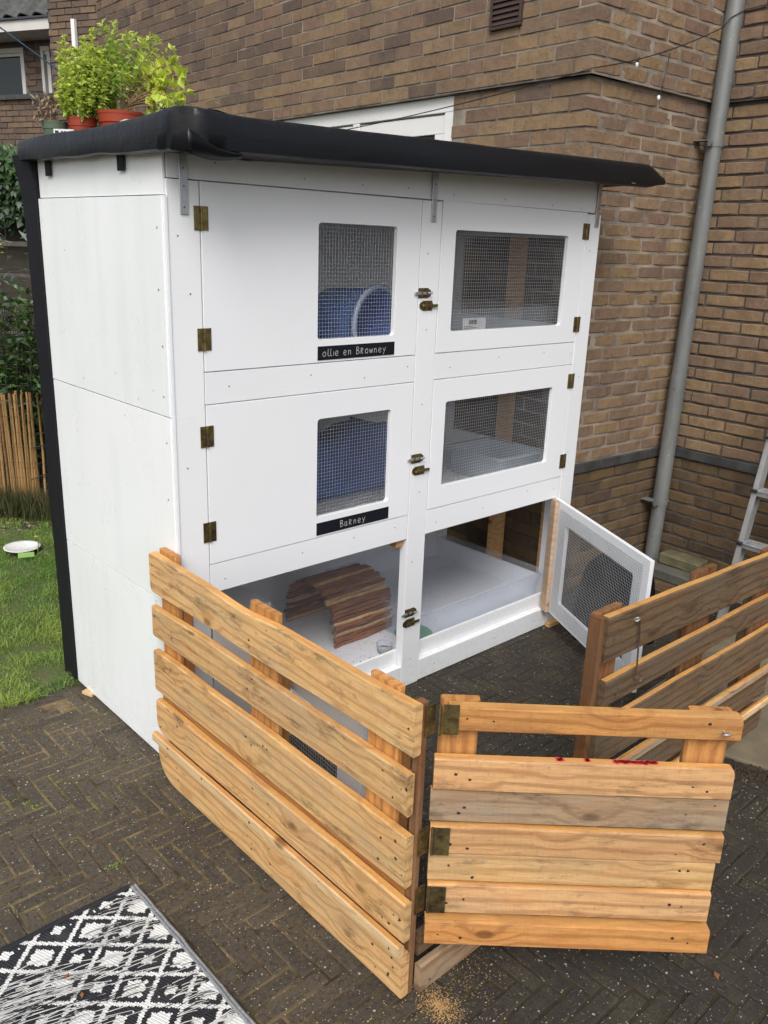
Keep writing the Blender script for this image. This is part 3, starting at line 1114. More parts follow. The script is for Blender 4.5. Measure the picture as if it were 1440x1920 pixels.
for k, (sco, L, key, p, ang, kd) in enumerate(bricks):
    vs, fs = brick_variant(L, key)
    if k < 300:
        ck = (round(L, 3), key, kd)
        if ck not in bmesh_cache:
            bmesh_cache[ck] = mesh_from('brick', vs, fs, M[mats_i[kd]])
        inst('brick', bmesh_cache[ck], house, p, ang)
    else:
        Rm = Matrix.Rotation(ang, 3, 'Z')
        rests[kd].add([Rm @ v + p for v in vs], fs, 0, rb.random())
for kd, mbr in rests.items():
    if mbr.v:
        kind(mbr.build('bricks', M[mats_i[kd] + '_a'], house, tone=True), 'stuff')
# mortar cores (A split round the window)
zt = Z_LEDGE + CO * 32
wall_core(CA, EY, nA, 5.3, Z_BAND1, WIN[2], M['mortard'], trim0=0.006)
wall_core(CA, EY, nA, WIN[0], 2.0, Z_LEDGE, M['mortar'], trim0=0.006)
wall_core(CA, EY, nA, WIN[0], WIN[2], 1.999, M['mortard'], trim0=0.006)
wall_core(CA + EY * WIN[1], EY, nA, 5.3 - WIN[1], WIN[2], Z_LEDGE, M['mortar'])
wall_core(CA + nA * 0.026, EY, nA, 5.3, Z_LEDGE - 0.004, zt, M['mortar'], trim0=-0.019)
wall_core(CA, EX, nB, 1.035, Z_BAND1, Z_LEDGE, M['mortar'], trim0=0.006)
wall_core(CA + nB * 0.026, EX, nB, 1.035, Z_LEDGE - 0.004, zt, M['mortar'], trim0=-0.019, depth=0.25)
wall_core(CC, -EY, nC, 1.9, Z_BAND1, Z_LEDGE, M['mortard'], trim0=-0.2)
wall_core(CC + nC * 0.026, -EY, nC, 1.9, Z_LEDGE - 0.004, zt, M['mortard'], trim0=-0.2, depth=0.25)
for (o, d, n, ln, tr) in ((CA, EY, nA, 5.3, 0.006), (CA, EX, nB, 1.035, 0.006), (CC, -EY, nC, 1.9, -0.2)):
    wall_core(o, d, n, ln, -0.05, Z_BAND0, M['mortard'], trim0=tr)


def band(o, d, n, length, z0, z1, pieces, proud, mat):
    rbb = random.Random(3)
    s = 0.0
    while s < length - 0.01:
        L = min(pieces * rbb.uniform(0.85, 1.1), length - s)
        mb = MB()
        mb.box((L / 2, 0, 0), (L - 0.004, 0.08, z1 - z0), ch=0.003)
        p = o + d * s - n * (0.04 - proud)
        ob = mb.build('ledge', mat, house)
        ob.location = (p.x, p.y, (z0 + z1) / 2)
        ob.rotation_euler = (0, 0, math.atan2(d.y, d.x))
        s += L


band(CA, EX, nB, 1.02, Z_BAND0, Z_BAND1 + 0.004, 0.45, 0.012, M['ledge'])
band(CC, -EY, nC, 1.9, Z_BAND0, Z_BAND1 + 0.004, 0.62, 0.012, M['ledge'])

# house window over the hutch roof, white frame
wf = MB()
W0, W1, WZ0, WZ1 = WIN[0] + 0.002, WIN[1] - 0.002, WIN[2], Z_LEDGE - 0.006


def wbox(mb, s0, s1, z0, z1, y0, y1, mi=0):
    """box in wall A coordinates: s along the wall, y0..y1 depth behind the face"""
    o = CA
    q = [o + EY * s0 - nA * y0, o + EY * s1 - nA * y0, o + EY * s1 - nA * y1, o + EY * s0 - nA * y1]
    vs = [(p.x, p.y, z0) for p in q] + [(p.x, p.y, z1) for p in q]
    mb.add(vs, [(0, 1, 5, 4), (1, 2, 6, 5), (2, 3, 7, 6), (3, 0, 4, 7), (4, 5, 6, 7), (0, 3, 2, 1)], mi)


wbox(wf, W0, W1, WZ1 - 0.075, WZ1, 0.012, 0.10)
wbox(wf, W0, W0 + 0.07, WZ0, WZ1 - 0.076, 0.012, 0.10)
wbox(wf, W1 - 0.07, W1, WZ0, WZ1 - 0.076, 0.012, 0.10)
wbox(wf, 1.66, 1.72, WZ0, WZ1 - 0.076, 0.012, 0.10)
winf = wf.build('window_frame', M['whitew'], house, bevel=0.003)
sa = MB()
for (a, b) in ((W0 + 0.076, 1.654), (1.726, W1 - 0.076)):
    wbox(sa, a, b, WZ1 - 0.175, WZ1 - 0.084, 0.022, 0.085)
    wbox(sa, a, a + 0.075, WZ0, WZ1 - 0.176, 0.022, 0.085)
    wbox(sa, b - 0.075, b, WZ0, WZ1 - 0.176, 0.022, 0.085)
sash = sa.build('sash', M['whitew'], winf, bevel=0.003)
gl = MB()
wbox(gl, W0 + 0.14, W1 - 0.14, WZ0, WZ1 - 0.17, 0.05, 0.055)
gl.build('pane', M['glassd'], winf)

# louvred vent
vent = thing('vent_grille', 'small dark brown louvred vent grille high on the brick wall', 'vent', (0, 0, 0))
vb = MB()
va, vc = 0.40, 0.60
vz0, vz1 = 2.765, 3.02
fo = -0.026
for (a, b, c, d_) in ((va, vc, vz0, vz0 + 0.014), (va, vc, vz1 - 0.014, vz1), (va, va + 0.014, vz0 + 0.0145, vz1 - 0.0145), (vc - 0.014, vc, vz0 + 0.0145, vz1 - 0.0145)):
    wbox(vb, a, b, c, d_, fo - 0.016, fo + 0.01)
vb.build('vent_frame', M['vent'], vent, bevel=0.002)
bk = MB()
wbox(bk, va + 0.014, vc - 0.014, vz0 + 0.014, vz1 - 0.014, fo - 0.001, fo + 0.004)
bk.build('back_plate', M['dark'], vent)
ns = 9
for k in range(ns):
    z = vz0 + 0.018 + (vz1 - vz0 - 0.036) * (k + 0.5) / ns
    sl = MB()
    o = CA
    q = []
    for (s_, yy, zz) in ((va + 0.015, fo - 0.013, z - 0.011), (vc - 0.015, fo - 0.013, z - 0.011), (vc - 0.015, fo - 0.003, z + 0.011), (va + 0.015, fo - 0.003, z + 0.011)):
        p = o + EY * s_ - nA * yy
        q.append((p.x, p.y, zz))
    q2 = [(a + nA.x * -0.002, b + nA.y * -0.002, c - 0.002) for a, b, c in q]
    sl.add(q + q2, [(0, 1, 2, 3), (7, 6, 5, 4), (0, 4, 5, 1), (1, 5, 6, 2), (2, 6, 7, 3), (3, 7, 4, 0)])
    sl.build('slat', M['vent'], vent)

# downpipe
pipe = thing('downpipe', 'grey zinc downpipe in the brick corner right of the hutch', 'pipe', (3.105, 0.085, 0))
p0, p1 = Vector((0, 0, 0.0)), Vector((0.105, 0, 4.3))
pb = MB()
cuts = [(0.0, 0.401, 0.0405), (0.40, 1.15, 0.0425), (1.15, 2.30, 0.0405), (2.30, 4.3, 0.0425)]
for (a, b, r) in cuts:
    mb = MB()
    mb.tube([p0.lerp(p1, a / 4.3), p0.lerp(p1, b / 4.3)], r, 28)
    mb.build('pipe_length', M['pipe'], pipe, smooth=True, angle=40)
for zc in (0.42, 2.32):
    mb = MB()
    c = p0.lerp(p1, zc / 4.3)
    mb.tube([c + Vector((0, 0, -0.012)), c + Vector((0, 0, 0.012))], 0.0455, 28)
    for sg in (-1, 1):
        mb.box(c + Vector((sg * 0.058, -0.012, 0)), (0.028, 0.006, 0.026))
        mb.box(c + Vector((sg * 0.058, -0.004, 0)), (0.028, 0.004, 0.026))
        mb.tube([c + Vector((sg * 0.062, -0.024, 0)), c + Vector((sg * 0.062, 0.008, 0))], 0.004, 8)
    mb.box(c + Vector((-0.05, 0.04, 0.014)), (0.06, 0.07, 0.004))
    mb.build('clamp', M['pipe'], pipe, smooth=True, angle=30)

# rusty hook on wall B
hp = CA + EX * 0.69 + nB * 0.004
mb = MB()
pts = []
for k in range(9):
    a = R(-40 + 40 * k * 0.62)
    pts.append((hp.x + 0.014 * math.cos(a), hp.y - 0.012 - 0.001 * k, 1.55 + 0.017 * math.sin(a)))
mb.tube([(hp.x - 0.012, hp.y + 0.01, 1.542), (hp.x - 0.008, hp.y - 0.013, 1.54)] + pts, 0.0023, 6)
tag(mb.build('wall_hook', M['nail'], smooth=True), 'small rusty bent hook sticking out of the brick wall', 'hook')

# string lights cable
cable = thing('string_lights', 'thin black cable of small clear lights strung along the brick wall', 'string lights', (0, 0, 0))


def sag(a, b, s, n=14):
    a, b = Vector(a), Vector(b)
    return [a.lerp(b, k / n) - Vector((0, 0, s * 4 * (k / n) * (1 - k / n))) for k in range(n + 1)]


PC = Vector((3.175, 0.085, 0))
cp = sag((3.19, -0.75, 3.03), (PC.x + 0.02, PC.y - 0.05, 2.93), 0.02, 5) + [Vector((PC.x - 0.03, PC.y - 0.04, 2.905)), Vector((PC.x - 0.05, PC.y - 0.01, 2.885))]
cp += sag((PC.x - 0.06, 0.06, 2.86), (2.16, 0.16, 2.535), 0.03, 16)[1:]
cp += sag((2.16, 0.18, 2.53), (2.24, 1.95, 2.405), 0.012, 16)[1:]
mb = MB()
mb.tube(cp, 0.0026, 6)
mb.build('cable', M['cable'], cable, smooth=True)
for (bx, by, bz) in ((2.43, 0.115, 2.61),):
    mb = MB()
    mb.tube([(bx, by, bz), (bx - 0.015, by - 0.004, bz - 0.022)], 0.0055, 8)
    s1 = mb.build('socket', M['cable'], cable, smooth=True)
    mb = MB()
    mb.lathe([(0.001, -0.024), (0.006, -0.018), (0.008, -0.010), (0.005, 0)], (bx - 0.016, by - 0.005, bz - 0.022), 10)
    mb.build('bulb', M['bulb'], cable, smooth=True)
mb = MB()
mb.tube([(2.66, 0.10, 2.66), (2.625, 0.085, 2.60), (2.60, 0.08, 2.53), (2.575, 0.078, 2.475)], 0.0022, 6)
mb.tube([(2.62, 0.09, 2.52), (2.60, 0.09, 2.44)], 0.0018, 6)
mb.build('wire_drop', M['cable'], cable, smooth=True)
mb = MB()
mb.lathe([(0.001, -0.026), (0.007, -0.018), (0.009, -0.010), (0.005, 0)], (2.57, 0.076, 2.472), 10)
mb.build('bulb', M['bulb'], cable, smooth=True)

# ---------------------------------------------------------------- neighbouring house, far left
NE = Vector((-0.41, 0.912, 0))
NQ = Vector((3.507, 9.099, 0))
NN = Vector((-0.912, -0.41, 0))
nh = thing('neighbour_house', 'dark brick house with tiled roof and cream windows in the far top left', 'house', (0, 0, 0))


def nbox(mb, s0, s1, z0, z1, d0, d1, mi=0, tone=0.5):
    """s along the facade, d0..d1 distance in front of it"""
    q = [NQ + NE * s0 + NN * d1, NQ + NE * s1 + NN * d1, NQ + NE * s1 + NN * d0, NQ + NE * s0 + NN * d0]
    vs = [(p.x, p.y, z0) for p in q] + [(p.x, p.y, z1) for p in q]
    mb.add(vs, [(0, 1, 5, 4), (1, 2, 6, 5), (2, 3, 7, 6), (3, 0, 4, 7), (4, 5, 6, 7), (0, 3, 2, 1)], mi, tone)


core = MB()
nbox(core, -0.6, 2.2, 0, 3.385, -0.3, -0.008)
nbox(core, -0.6, 2.2, 3.93, 4.1, -0.3, -0.008)
nbox(core, -0.6, -0.005, 3.385, 3.93, -0.3, -0.008)
nbox(core, 0.16, 0.40, 3.385, 3.93, -0.3, -0.008)
nbox(core, 1.32, 2.2, 3.385, 3.93, -0.3, -0.008)
nbox(core, -2.6, -0.48, 0, 5.6, -0.3, 0.502)
core.build('wall', M['mortard'], nh)
nbk = []
rn = random.Random(21)
NCO = 0.068
for (s0, s1, z0, z1, dd) in ((-0.5, 1.9, 2.1, 4.0, 0.0), (-1.6, -0.48, 2.1, 5.4, 0.51)):
    rr = 0
    z = z0
    while z < z1:
        s = s0 + (0 if rr % 2 else -0.0)
        first = True
        while s < s1:
            L = 0.205 if not (first and rr % 2) else 0.1
            first = False
            L = min(L, s1 - s)
            c = s + L / 2
            if L > 0.04 and not (dd == 0 and 3.36 < z < 3.93 and (-0.03 <= c < 0.16 or 0.40 < c < 1.32)) and not (dd == 0 and z > 3.96):
                p = NQ + NE * c + NN * (dd - 0.045 + rn.uniform(-0.004, 0.004))
                nbk.append((Vector((p.x, p.y, z)), L))
            s += L + 0.012
        z += NCO
        rr += 1
nsc = []
for p, L in nbk:
    q = px(p)
    nsc.append((1 / q[2] ** 2 if q and -10 < q[0] < 165 and -10 < q[1] < 300 else -1, p, L))
nsc.sort(key=lambda a: -a[0])
nm = {}
nrest = MB()
na = math.atan2(NE.y, NE.x)
for k, (s, p, L) in enumerate(nsc):
    vs, fs = brick_variant(round(L, 3), k % 3)
    if k < 300 and s > 0:
        ck = (round(L, 3), k % 3)
        if ck not in nm:
            nm[ck] = mesh_from('brick', vs, fs, M['brickd'])
        inst('brick', nm[ck], nh, p, na)
    else:
        Rm = Matrix.Rotation(na, 3, 'Z')
        nrest.add([Rm @ v + p for v in vs], fs, 0, rn.random())
kind(nrest.build('bricks', M['brickd_a'], nh, tone=True), 'stuff')
# sill, windows, eaves
mb = MB(); nbox(mb, -0.47, 1.9, 3.345, 3.40, -0.05, 0.05)
mb.build('window_sill', M['ledge'], nh)
for (a, b, fr, gx0) in ((0.425, 1.30, 0.045, 0), (0.005, 0.150, 0.04, 0)):
    mb = MB()
    nbox(mb, a, b, 3.875, 3.93, -0.06, 0.01)
    nbox(mb, a, a + fr, 3.402, 3.874, -0.06, 0.01)
    nbox(mb, b - fr, b, 3.402, 3.874, -0.06, 0.01)
    nbox(mb, a + fr + 0.001, a + fr + 0.03, 3.402, 3.84, -0.06, -0.01)
    nbox(mb, a + fr + 0.001, b - fr - 0.001, 3.841, 3.873, -0.06, -0.01)
    w = mb.build('window', M['frame_old'], nh)
    mb = MB()
    nbox(mb, a + fr, b - fr, 3.40, 3.88, -0.056, -0.05)
    mb.build('pane', M['glassd'], w)
mb = MB(); nbox(mb, -0.90, -0.85, 2.6, 4.05, 0.52, 0.56)
mb.build('drain_board', M['whitew'], nh)
mb = MB(); nbox(mb, -0.478, 2.4, 4.00, 4.115, 0.42, 0.45)
mb.build('fascia', M['frame_old'], nh)
mb = MB(); nbox(mb, -0.478, 2.4, 4.00, 4.015, 0.0, 0.419)
mb.build('soffit', M['frame_old'], nh)
mb = MB(); nbox(mb, -0.478, 2.4, 4.116, 4.135, 0.40, 0.48)
mb.build('gutter', M['lead'], nh)
# pantiles
tv, tf = [], []
nseg = 8
for k in range(nseg + 1):
    u = k / nseg
    xx = -0.13 + 0.26 * u
    hh = 0.035 * math.sin(PI * min(1, u * 1.6)) if u < 0.625 else -0.012 * math.sin(PI * (u - 0.625) / 0.375)
    tv += [(xx, 0, hh), (xx, 0.36, hh + 0.0), (xx, 0, hh - 0.014), (xx, 0.36, hh - 0.014)]
for k in range(nseg):
    a, b = 4 * k, 4 * k + 4
    tf += [(a, b, b + 1, a + 1), (a + 2, a + 3, b + 3, b + 2), (a, a + 2, b + 2, b)]
tme = mesh_from('roof_tile', tv, tf, M['rooftile'])
slope = R(42)
for r_ in range(7):
    for c_ in range(13):
        s = -1.0 + c_ * 0.225
        along = r_ * 0.29
        dpt = 0.46 - along * math.cos(slope)
        z = 4.15 + along * math.sin(slope)
        p = NQ + NE * s + NN * dpt
        o = inst('roof_tile', tme, nh, (p.x, p.y, z))
        # local x along facade, local y up the slope (away from NN)
        X = -NE
        Yv = (-NN * math.cos(slope + 0.06) + Vector((0, 0, math.sin(slope + 0.06)))).normalized()
        Zv = X.cross(Yv)
        if Zv.z < 0:
            X = -X
            Zv = X.cross(Yv)
        o.rotation_euler = Matrix((X, Yv, Zv)).transposed().to_euler()
mb = MB()
q0 = NQ + NE * -1.4 + NN * 0.40
q1 = NQ + NE * 2.6 + NN * 0.40
q2 = NQ + NE * 2.6 - NN * 2.0
q3 = NQ + NE * -1.4 - NN * 2.0
mb.add([(q0.x, q0.y, 4.12), (q1.x, q1.y, 4.12), (q2.x, q2.y, 4.12 + 2.44 * math.tan(slope)), (q3.x, q3.y, 4.12 + 2.44 * math.tan(slope))], [(0, 1, 2, 3)])
mb.build('roof', M['rooftile'], nh)

# blue washing line
mb = MB()
mb.tube(sag((0.20, 2.37, 2.84), (1.03, 2.25, 2.35), 0.006, 10), 0.0035, 6)
tag(mb.build('washing_line', M['bcable'], smooth=True), 'thin blue line sloping down past the potted plants', 'cord')

# ---------------------------------------------------------------- the hutch
W, D = 2.10, 0.87
T = 0.020
hutch = thing('rabbit_hutch', 'tall white painted wooden hutch with six doors under a black rubber roof', 'hutch', (0, 0, 0))


def part(name, a, b, mat, parent=None, bevel=0.0016, ch=0.0):
    """box given by two corners, origin at its centre so the paint texture differs per piece"""
    c = [(a[k] + b[k]) / 2 for k in range(3)]
    mb = MB()
    mb.box((0, 0, 0), [abs(b[k] - a[k]) for k in range(3)], ch=ch)
    return mb.build(name, mat, hutch if parent is None else parent, loc=c, bevel=bevel)


wh, wp, wd, wi = M['white'], M['whitep'], M['whited'], M['whitein']
# front frame
part('corner_post', (0.0, 0.0, 0.0), (0.1025, 0.045, 1.93), wh)
part('centre_post', (1.0, 0.0, 0.0), (1.10, 0.040, 1.93), wh)
part('corner_post', (2.0, 0.0, 0.0), (W, 0.045, 1.93), wh)
mb = MB()
mb.add([(0.004, 0.004, 1.9325), (2.096, 0.004, 1.9375), (2.096, 0.024, 1.9375), (0.004, 0.024, 1.9325), (0.004, 0.004, 2.03), (2.096, 0.004, 2.075), (2.096, 0.024, 2.075), (0.004, 0.024, 2.03)],
       [(0, 1, 5, 4), (1, 2, 6, 5), (2, 3, 7, 6), (3, 0, 4, 7), (4, 5, 6, 7), (0, 3, 2, 1)])
mb.build('header_board', wh, hutch, bevel=0.0015)
for (xa, xb) in ((0.105, 0.998), (1.102, 1.998)):
    part('rail', (xa, 0.001, 0.665), (xb, 0.021, 0.765), wh)
    part('rail', (xa, 0.001, 1.29), (xb, 0.021, 1.388), wh)
    part('rail', (xa, 0.001, 0.004), (xb, 0.021, 0.098), wh)
    part('kick_board', (xa + 0.001, 0.030, 0.070), (xb - 0.001, 0.042, 0.168), wh)
    part('sill_strip', (xa + 0.001, 0.0215, 0.060), (xb - 0.001, 0.0295, 0.100), wh)

# left side: header strip and three panels, lapped
part('side_panel', (-0.008, 0.004, 1.888), (0.0, 0.868, 2.03), wp, bevel=0.001)
for k, (z0, z1) in enumerate(((0.012, 0.629), (0.632, 1.259), (1.262, 1.885))):
    part('side_panel', (-0.0125 - 0.0008 * k, 0.006, z0), (0.0, 0.872, z1), wp, bevel=0.001)
part('corner_trim', (-0.0105, -0.004, 0.0), (-0.0005, 0.0055, 1.885), wh, bevel=0.001)
# back, right side with openings, floors
part('back_panel', (0.004, 0.852, 0.01), (2.096, 0.866, 2.02), wi)
for (z0, z1) in ((0.0, 0.205), (0.628, 0.845), (1.262, 1.45), (1.83, 2.02)):
    part('side_rail', (2.080, 0.046, z0), (2.098, 0.851, z1), wi)
part('side_rail', (2.079, 0.79, 0.206), (2.097, 0.850, 1.829), wi)
part('side_rail', (2.079, 0.0465, 0.206), (2.097, 0.135, 1.829), wi)
part('stud', (2.0985, 0.425, 0.0), (2.145, 0.500, 2.0), M['stud'])
part('stud', (2.0985, 0.125, 0.0), (2.140, 0.165, 1.95), M['stud'])
for (za, zb) in ((0.078, 0.098), (0.700, 0.722), (1.322, 1.344), (1.955, 1.97)):
    part('floor', (0.003, 0.0455, za), (2.078, 0.851, zb), wi)
part('stop_block', (0.962, 0.022, 0.628), (0.998, 0.060, 0.664), M['stud'])
for y in (0.1, 0.45, 0.75):
    part('foot_block', (0.02, y, -0.0), (0.06, y + 0.05, 0.010), M['stud'])
# dark back post beside the side panel
mb = MB()
nn = 24
vs, fs = [], []
for k in range(nn + 1):
    z = 2.03 * k / nn
    w1 = 0.003 * mn.noise(Vector((z * 3, 1, 1)))
    w2 = 0.006 * mn.noise(Vector((z * 2, 4, 1)))
    flare = 0.035 * max(0, (z - 1.80) / 0.23) ** 2
    ring = [(-0.022 + w1 - flare * 0.5, 0.874), (0.03, 0.874), (0.03, 0.988 + w2 + flare * 0.3), (-0.022 + w1 - flare * 0.5, 0.988 + w2 + flare)]
    vs += [(x, y, z) for x, y in ring]
for k in range(nn):
    for j in range(4):
        j2 = (j + 1) % 4
        fs.append((k * 4 + j, k * 4 + j2, k * 4 + 4 + j2, k * 4 + 4 + j))
fs += [(3, 2, 1, 0), (nn * 4, nn * 4 + 1, nn * 4 + 2, nn * 4 + 3)]
mb.add(vs, fs)
mb.build('trim_post', M['black'], hutch, bevel=0.004)

# screw heads and dents
sb = MB()
rs = random.Random(9)


def screw(x, y, z, n='y', r=0.0028):
    q = []
    for k in range(8):
        a = 2 * PI * k / 8
        if n == 'y':
            q.append((x + r * math.cos(a), y - 0.0006, z + r * math.sin(a)))
        else:
            q.append((x - 0.0006, y + r * math.cos(a), z + r * math.sin(a)))
    sb.add(q, [tuple(range(8))])


for z in (0.3, 0.55, 1.1, 1.62, 1.78):
    screw(0.05 + rs.uniform(-.02, .02), 0, z)
for z in (0.12, 0.56, 0.85, 1.2, 1.48, 1.75):
    screw(1.05 + rs.uniform(-.02, .02), 0, z)
    screw(2.05 + rs.uniform(-.02, .02), 0, z + 0.03)
for x in (0.16, 0.48, 0.72, 0.93, 1.16, 1.45, 1.75, 1.95):
    screw(x, 0.001, 0.72 + rs.uniform(-.02, .02))
    screw(x + 0.03, 0.001, 1.34 + rs.uniform(-.02, .02))
    screw(x, 0.004, 1.97 + rs.uniform(-.02, .015))
for x in (1.2, 1.6, 1.9):
    screw(x, 0.001, 0.05)
for z in (1.80, 1.63, 1.47, 1.32, 1.18, 1.0, 0.82, 0.55, 0.40):
    screw(-0.0145, 0.035 + rs.uniform(-.006, .006), z, 'x', 0.0034)
for (y, z) in ((0.60, 1.30), (0.35, 1.35), (0.2, 1.29), (0.1, 1.33), (0.68, 1.72), (0.3, 1.22), (0.7, 0.9), (0.12, 0.75), (0.16, 0.09), (0.72, 0.045), (0.76, 0.045), (0.15, 0.62)):
    screw(-0.0145, y, z, 'x', 0.0022)
sb.build('screw_heads', M['screw'], hutch)


# doors ------------------------------------------------------
def wire(mb, x0, x1, z0, z1, y, pitch=0.0127, r=0.00047):
    rw = random.Random(int(x0 * 1000 + z0 * 77))
    k = 0
    x = x0
    while x <= x1:
        w = 0.0006
        mb.box((x, y, (z0 + z1) / 2), (2 * r, 2 * r, z1 - z0 + rw.uniform(0, 0.006)))
        x += pitch
    z = z0 + 0.004
    while z <= z1:
        mb.box(((x0 + x1) / 2, y + 2 * r, z), (x1 - x0 + rw.uniform(0, 0.006), 2 * r, 2 * r))
        z += pitch


GLY = {
    'o': [[(.5, .62), (.2, .5), (.12, .25), (.3, .05), (.6, .08), (.75, .35), (.65, .6), (.45, .62)]],
    'l': [[(.25, 1.0), (.18, .3), (.3, .05), (.5, .12)]],
    'i': [[(.3, .6), (.3, .05)]],
    'e': [[(.12, .32), (.62, .38), (.6, .58), (.35, .65), (.12, .45), (.15, .15), (.4, .03), (.7, .12)]],
    'n': [[(.15, .62), (.15, .05)], [(.15, .45), (.4, .62), (.6, .5), (.62, .05)]],
    'B': [[(.15, 1.0), (.15, .03)], [(.15, 1.0), (.55, .95), (.6, .72), (.18, .55), (.65, .45), (.7, .15), (.15, .03)]],
    'r': [[(.12, .80), (.12, .05)], [(.12, .78), (.5, .76), (.5, .52), (.14, .44)], [(.2, .44), (.58, .04)]],
    'O': [[(.4, .68), (.12, .5), (.12, .2), (.4, .05), (.66, .2), (.66, .5), (.4, .68)]],
    'w': [[(.08, .6), (.22, .08), (.4, .5), (.58, .08), (.75, .62)]],
    'y': [[(.1, .62), (.35, .25)], [(.68, .68), (.2, -.3)]],
    'a': [[(.58, .62), (.2, .62), (.10, .35), (.2, .06), (.5, .12), (.58, .62)], [(.58, .62), (.58, .2), (.72, .04)]],
    'h': [[(.15, .75), (.15, .05)], [(.15, .35), (.4, .58), (.58, .45), (.6, .05)]],
}


def sign(parent, x0, x1, z0, z1, word, size, start, adv):
    mb = MB()
    mb.span((x0, -0.0022, z0), (x1, -0.0002, z1))
    x = start
    rw = random.Random(len(word))
    for ch in word:
        if ch == ' ':
            x += adv * 0.75
            continue
        for st in GLY[ch]:
            # smooth the stroke and draw it as a flat chalk ribbon
            P_ = [Vector((x + a * size * 0.8, -0.0026, z0 + (z1 - z0) * 0.24 + b * size)) for a, b in st]
            pts = []
            for k in range(len(P_) - 1):
                p_1 = P_[max(k - 1, 0)]
                p0_, p1_ = P_[k], P_[k + 1]
                p2_ = P_[min(k + 2, len(P_) - 1)]
                for j in range(4):
                    t = j / 4
                    pts.append(0.5 * ((2 * p0_) + (p1_ - p_1) * t + (2 * p_1 - 5 * p0_ + 4 * p1_ - p2_) * t * t + (-p_1 + 3 * p0_ - 3 * p1_ + p2_) * t ** 3))
            pts.append(P_[-1])
            for k in range(len(pts) - 1):
                d = pts[k + 1] - pts[k]
                if d.length < 1e-5:
                    continue
                d.normalize()
                w = Vector((-d.z, 0, d.x)) * (0.00080 * rw.uniform(0.75, 1.2))
                a, b = pts[k] - d * 0.0004, pts[k + 1] + d * 0.0004
                yo = Vector((0, -0.00001 * (k % 5), 0))
                mb.add([a - w + yo, b - w + yo, b + w + yo, a + w + yo], [(0, 1, 2, 3)], 1)
        x += adv * (0.55 if ch in 'il' else 1.0)
    return mb.build('name_sign', [M['chalkboard'], M['chalk']], parent)


def hinge_part(parent, z, x=0.0, y=0.0, tilt=0.0):
    mb = MB()
    mb.box((-0.0125, -0.0014, 0), (0.021, 0.0022, 0.066))
    mb.box((0.0125, -0.0014, 0), (0.021, 0.0022, 0.066))
    for (a, b) in ((-0.033, -0.012), (-0.011, 0.010), (0.011, 0.033)):
        mb.tube([(0, -0.0042, a), (0, -0.0042, b)], 0.0038, 8)
    for zz in (-0.024, 0, 0.024):
        for xx in (-0.015, 0.015):
            mb.tube([(xx, -0.0024, zz), (xx, -0.0034, zz)], 0.0028, 8)
    o = mb.build('hinge', M['brass'], parent, smooth=True, loc=(x, y, z), angle=30)
    o.rotation_euler = (0, 0, 0)
    return o


def door(x0, x1, z0, z1, hole, side, rot=0.0, word=None, label=None, mesh_margin=0.028, hinges=(0.14, 0.86)):
    """side 'L': hung on its left edge, 'R': on its right edge. hole in door coordinates measured from x0,z0"""
    w, h = x1 - x0, z1 - z0
    ox = x0 if side == 'L' else x1
    base = 0.0 if side == 'L' else -w
    hl = (hole[0] + base, hole[1] + base, hole[2], hole[3])
    vs, fs = plate_hole(w, h, 0.018, hl, 0.012, base, 0.0)
    mb = MB()
    mb.add(vs, fs)
    d = mb.build('door', wd, hutch, loc=(ox, -0.001, z0), bevel=0.0012)
    d.rotation_euler = (0, 0, rot)
    if label:
        d['label'] = label
    mb = MB()
    mg = mesh_margin
    wire(mb, hl[0] - mg, hl[1] + mg, hl[2] - mg, hl[3] + mg, 0.0196)
    kind(mb.build('wire_mesh', M['wire'], d), 'stuff')
    for hz in hinges:
        hinge_part(d, hz * h, 0.0)
    if word:
        sign(d, hl[0] + 0.0, hl[1] + 0.004, hl[2] - 0.068, hl[2] - 0.022, *word)
    return d


g_ = 0.0025
door(0.1035 + g_, 0.9985 - g_, 1.388 + g_, 1.9325 - g_, (0.430, 0.776, 0.076, 0.446), 'L', word=('ollie en BrOwney', 0.0255, 0.448, 0.0208), label='upper left door with a mesh window and chalk name sign', hinges=(0.18, 0.815))
door(0.1035 + g_, 0.9985 - g_, 0.765 + g_, 1.290 - g_, (0.434, 0.778, 0.076, 0.430), 'L', word=('Barney', 0.0255, 0.540, 0.0215), label='middle left door with a mesh window and a shorter chalk name sign', hinges=(0.215, 0.815))
door(1.1015 + g_, 1.9985 - g_, 1.388 + g_, 1.9375 - g_, (0.075, 0.772, 0.077, 0.446), 'R', label='upper right door with a wide mesh window')
door(1.1015 + g_, 1.9985 - g_, 0.765 + g_, 1.290 - g_, (0.073, 0.762, 0.088, 0.430), 'R', label='middle right door with a wide mesh window')
ld = door(0.105, 0.960, 0.10, 0.660, (0.40, 0.745, 0.075, 0.455), 'L', rot=R(-95.5), label='lower left door standing open beside the pallet fence', mesh_margin=0.045)
rdoor = door(1.146, 1.992, 0.098, 0.664, (0.107, 0.707, 0.080, 0.470), 'R', rot=R(61.8), label='lower right mesh door standing wide open', mesh_margin=0.062)
mb = MB()
mb.box((-0.030, 0.030, 0.283), (0.056, 0.020, 0.566))
mb.build('batten', M['batten'], rdoor, bevel=0.001)
mb = MB()
mb.box((0.40, 0.027, 0.283), (0.018, 0.016, 0.5))
mb.box((0.83, 0.027, 0.283), (0.018, 0.016, 0.5))
mb.build('batten', wd, ld, bevel=0.001)

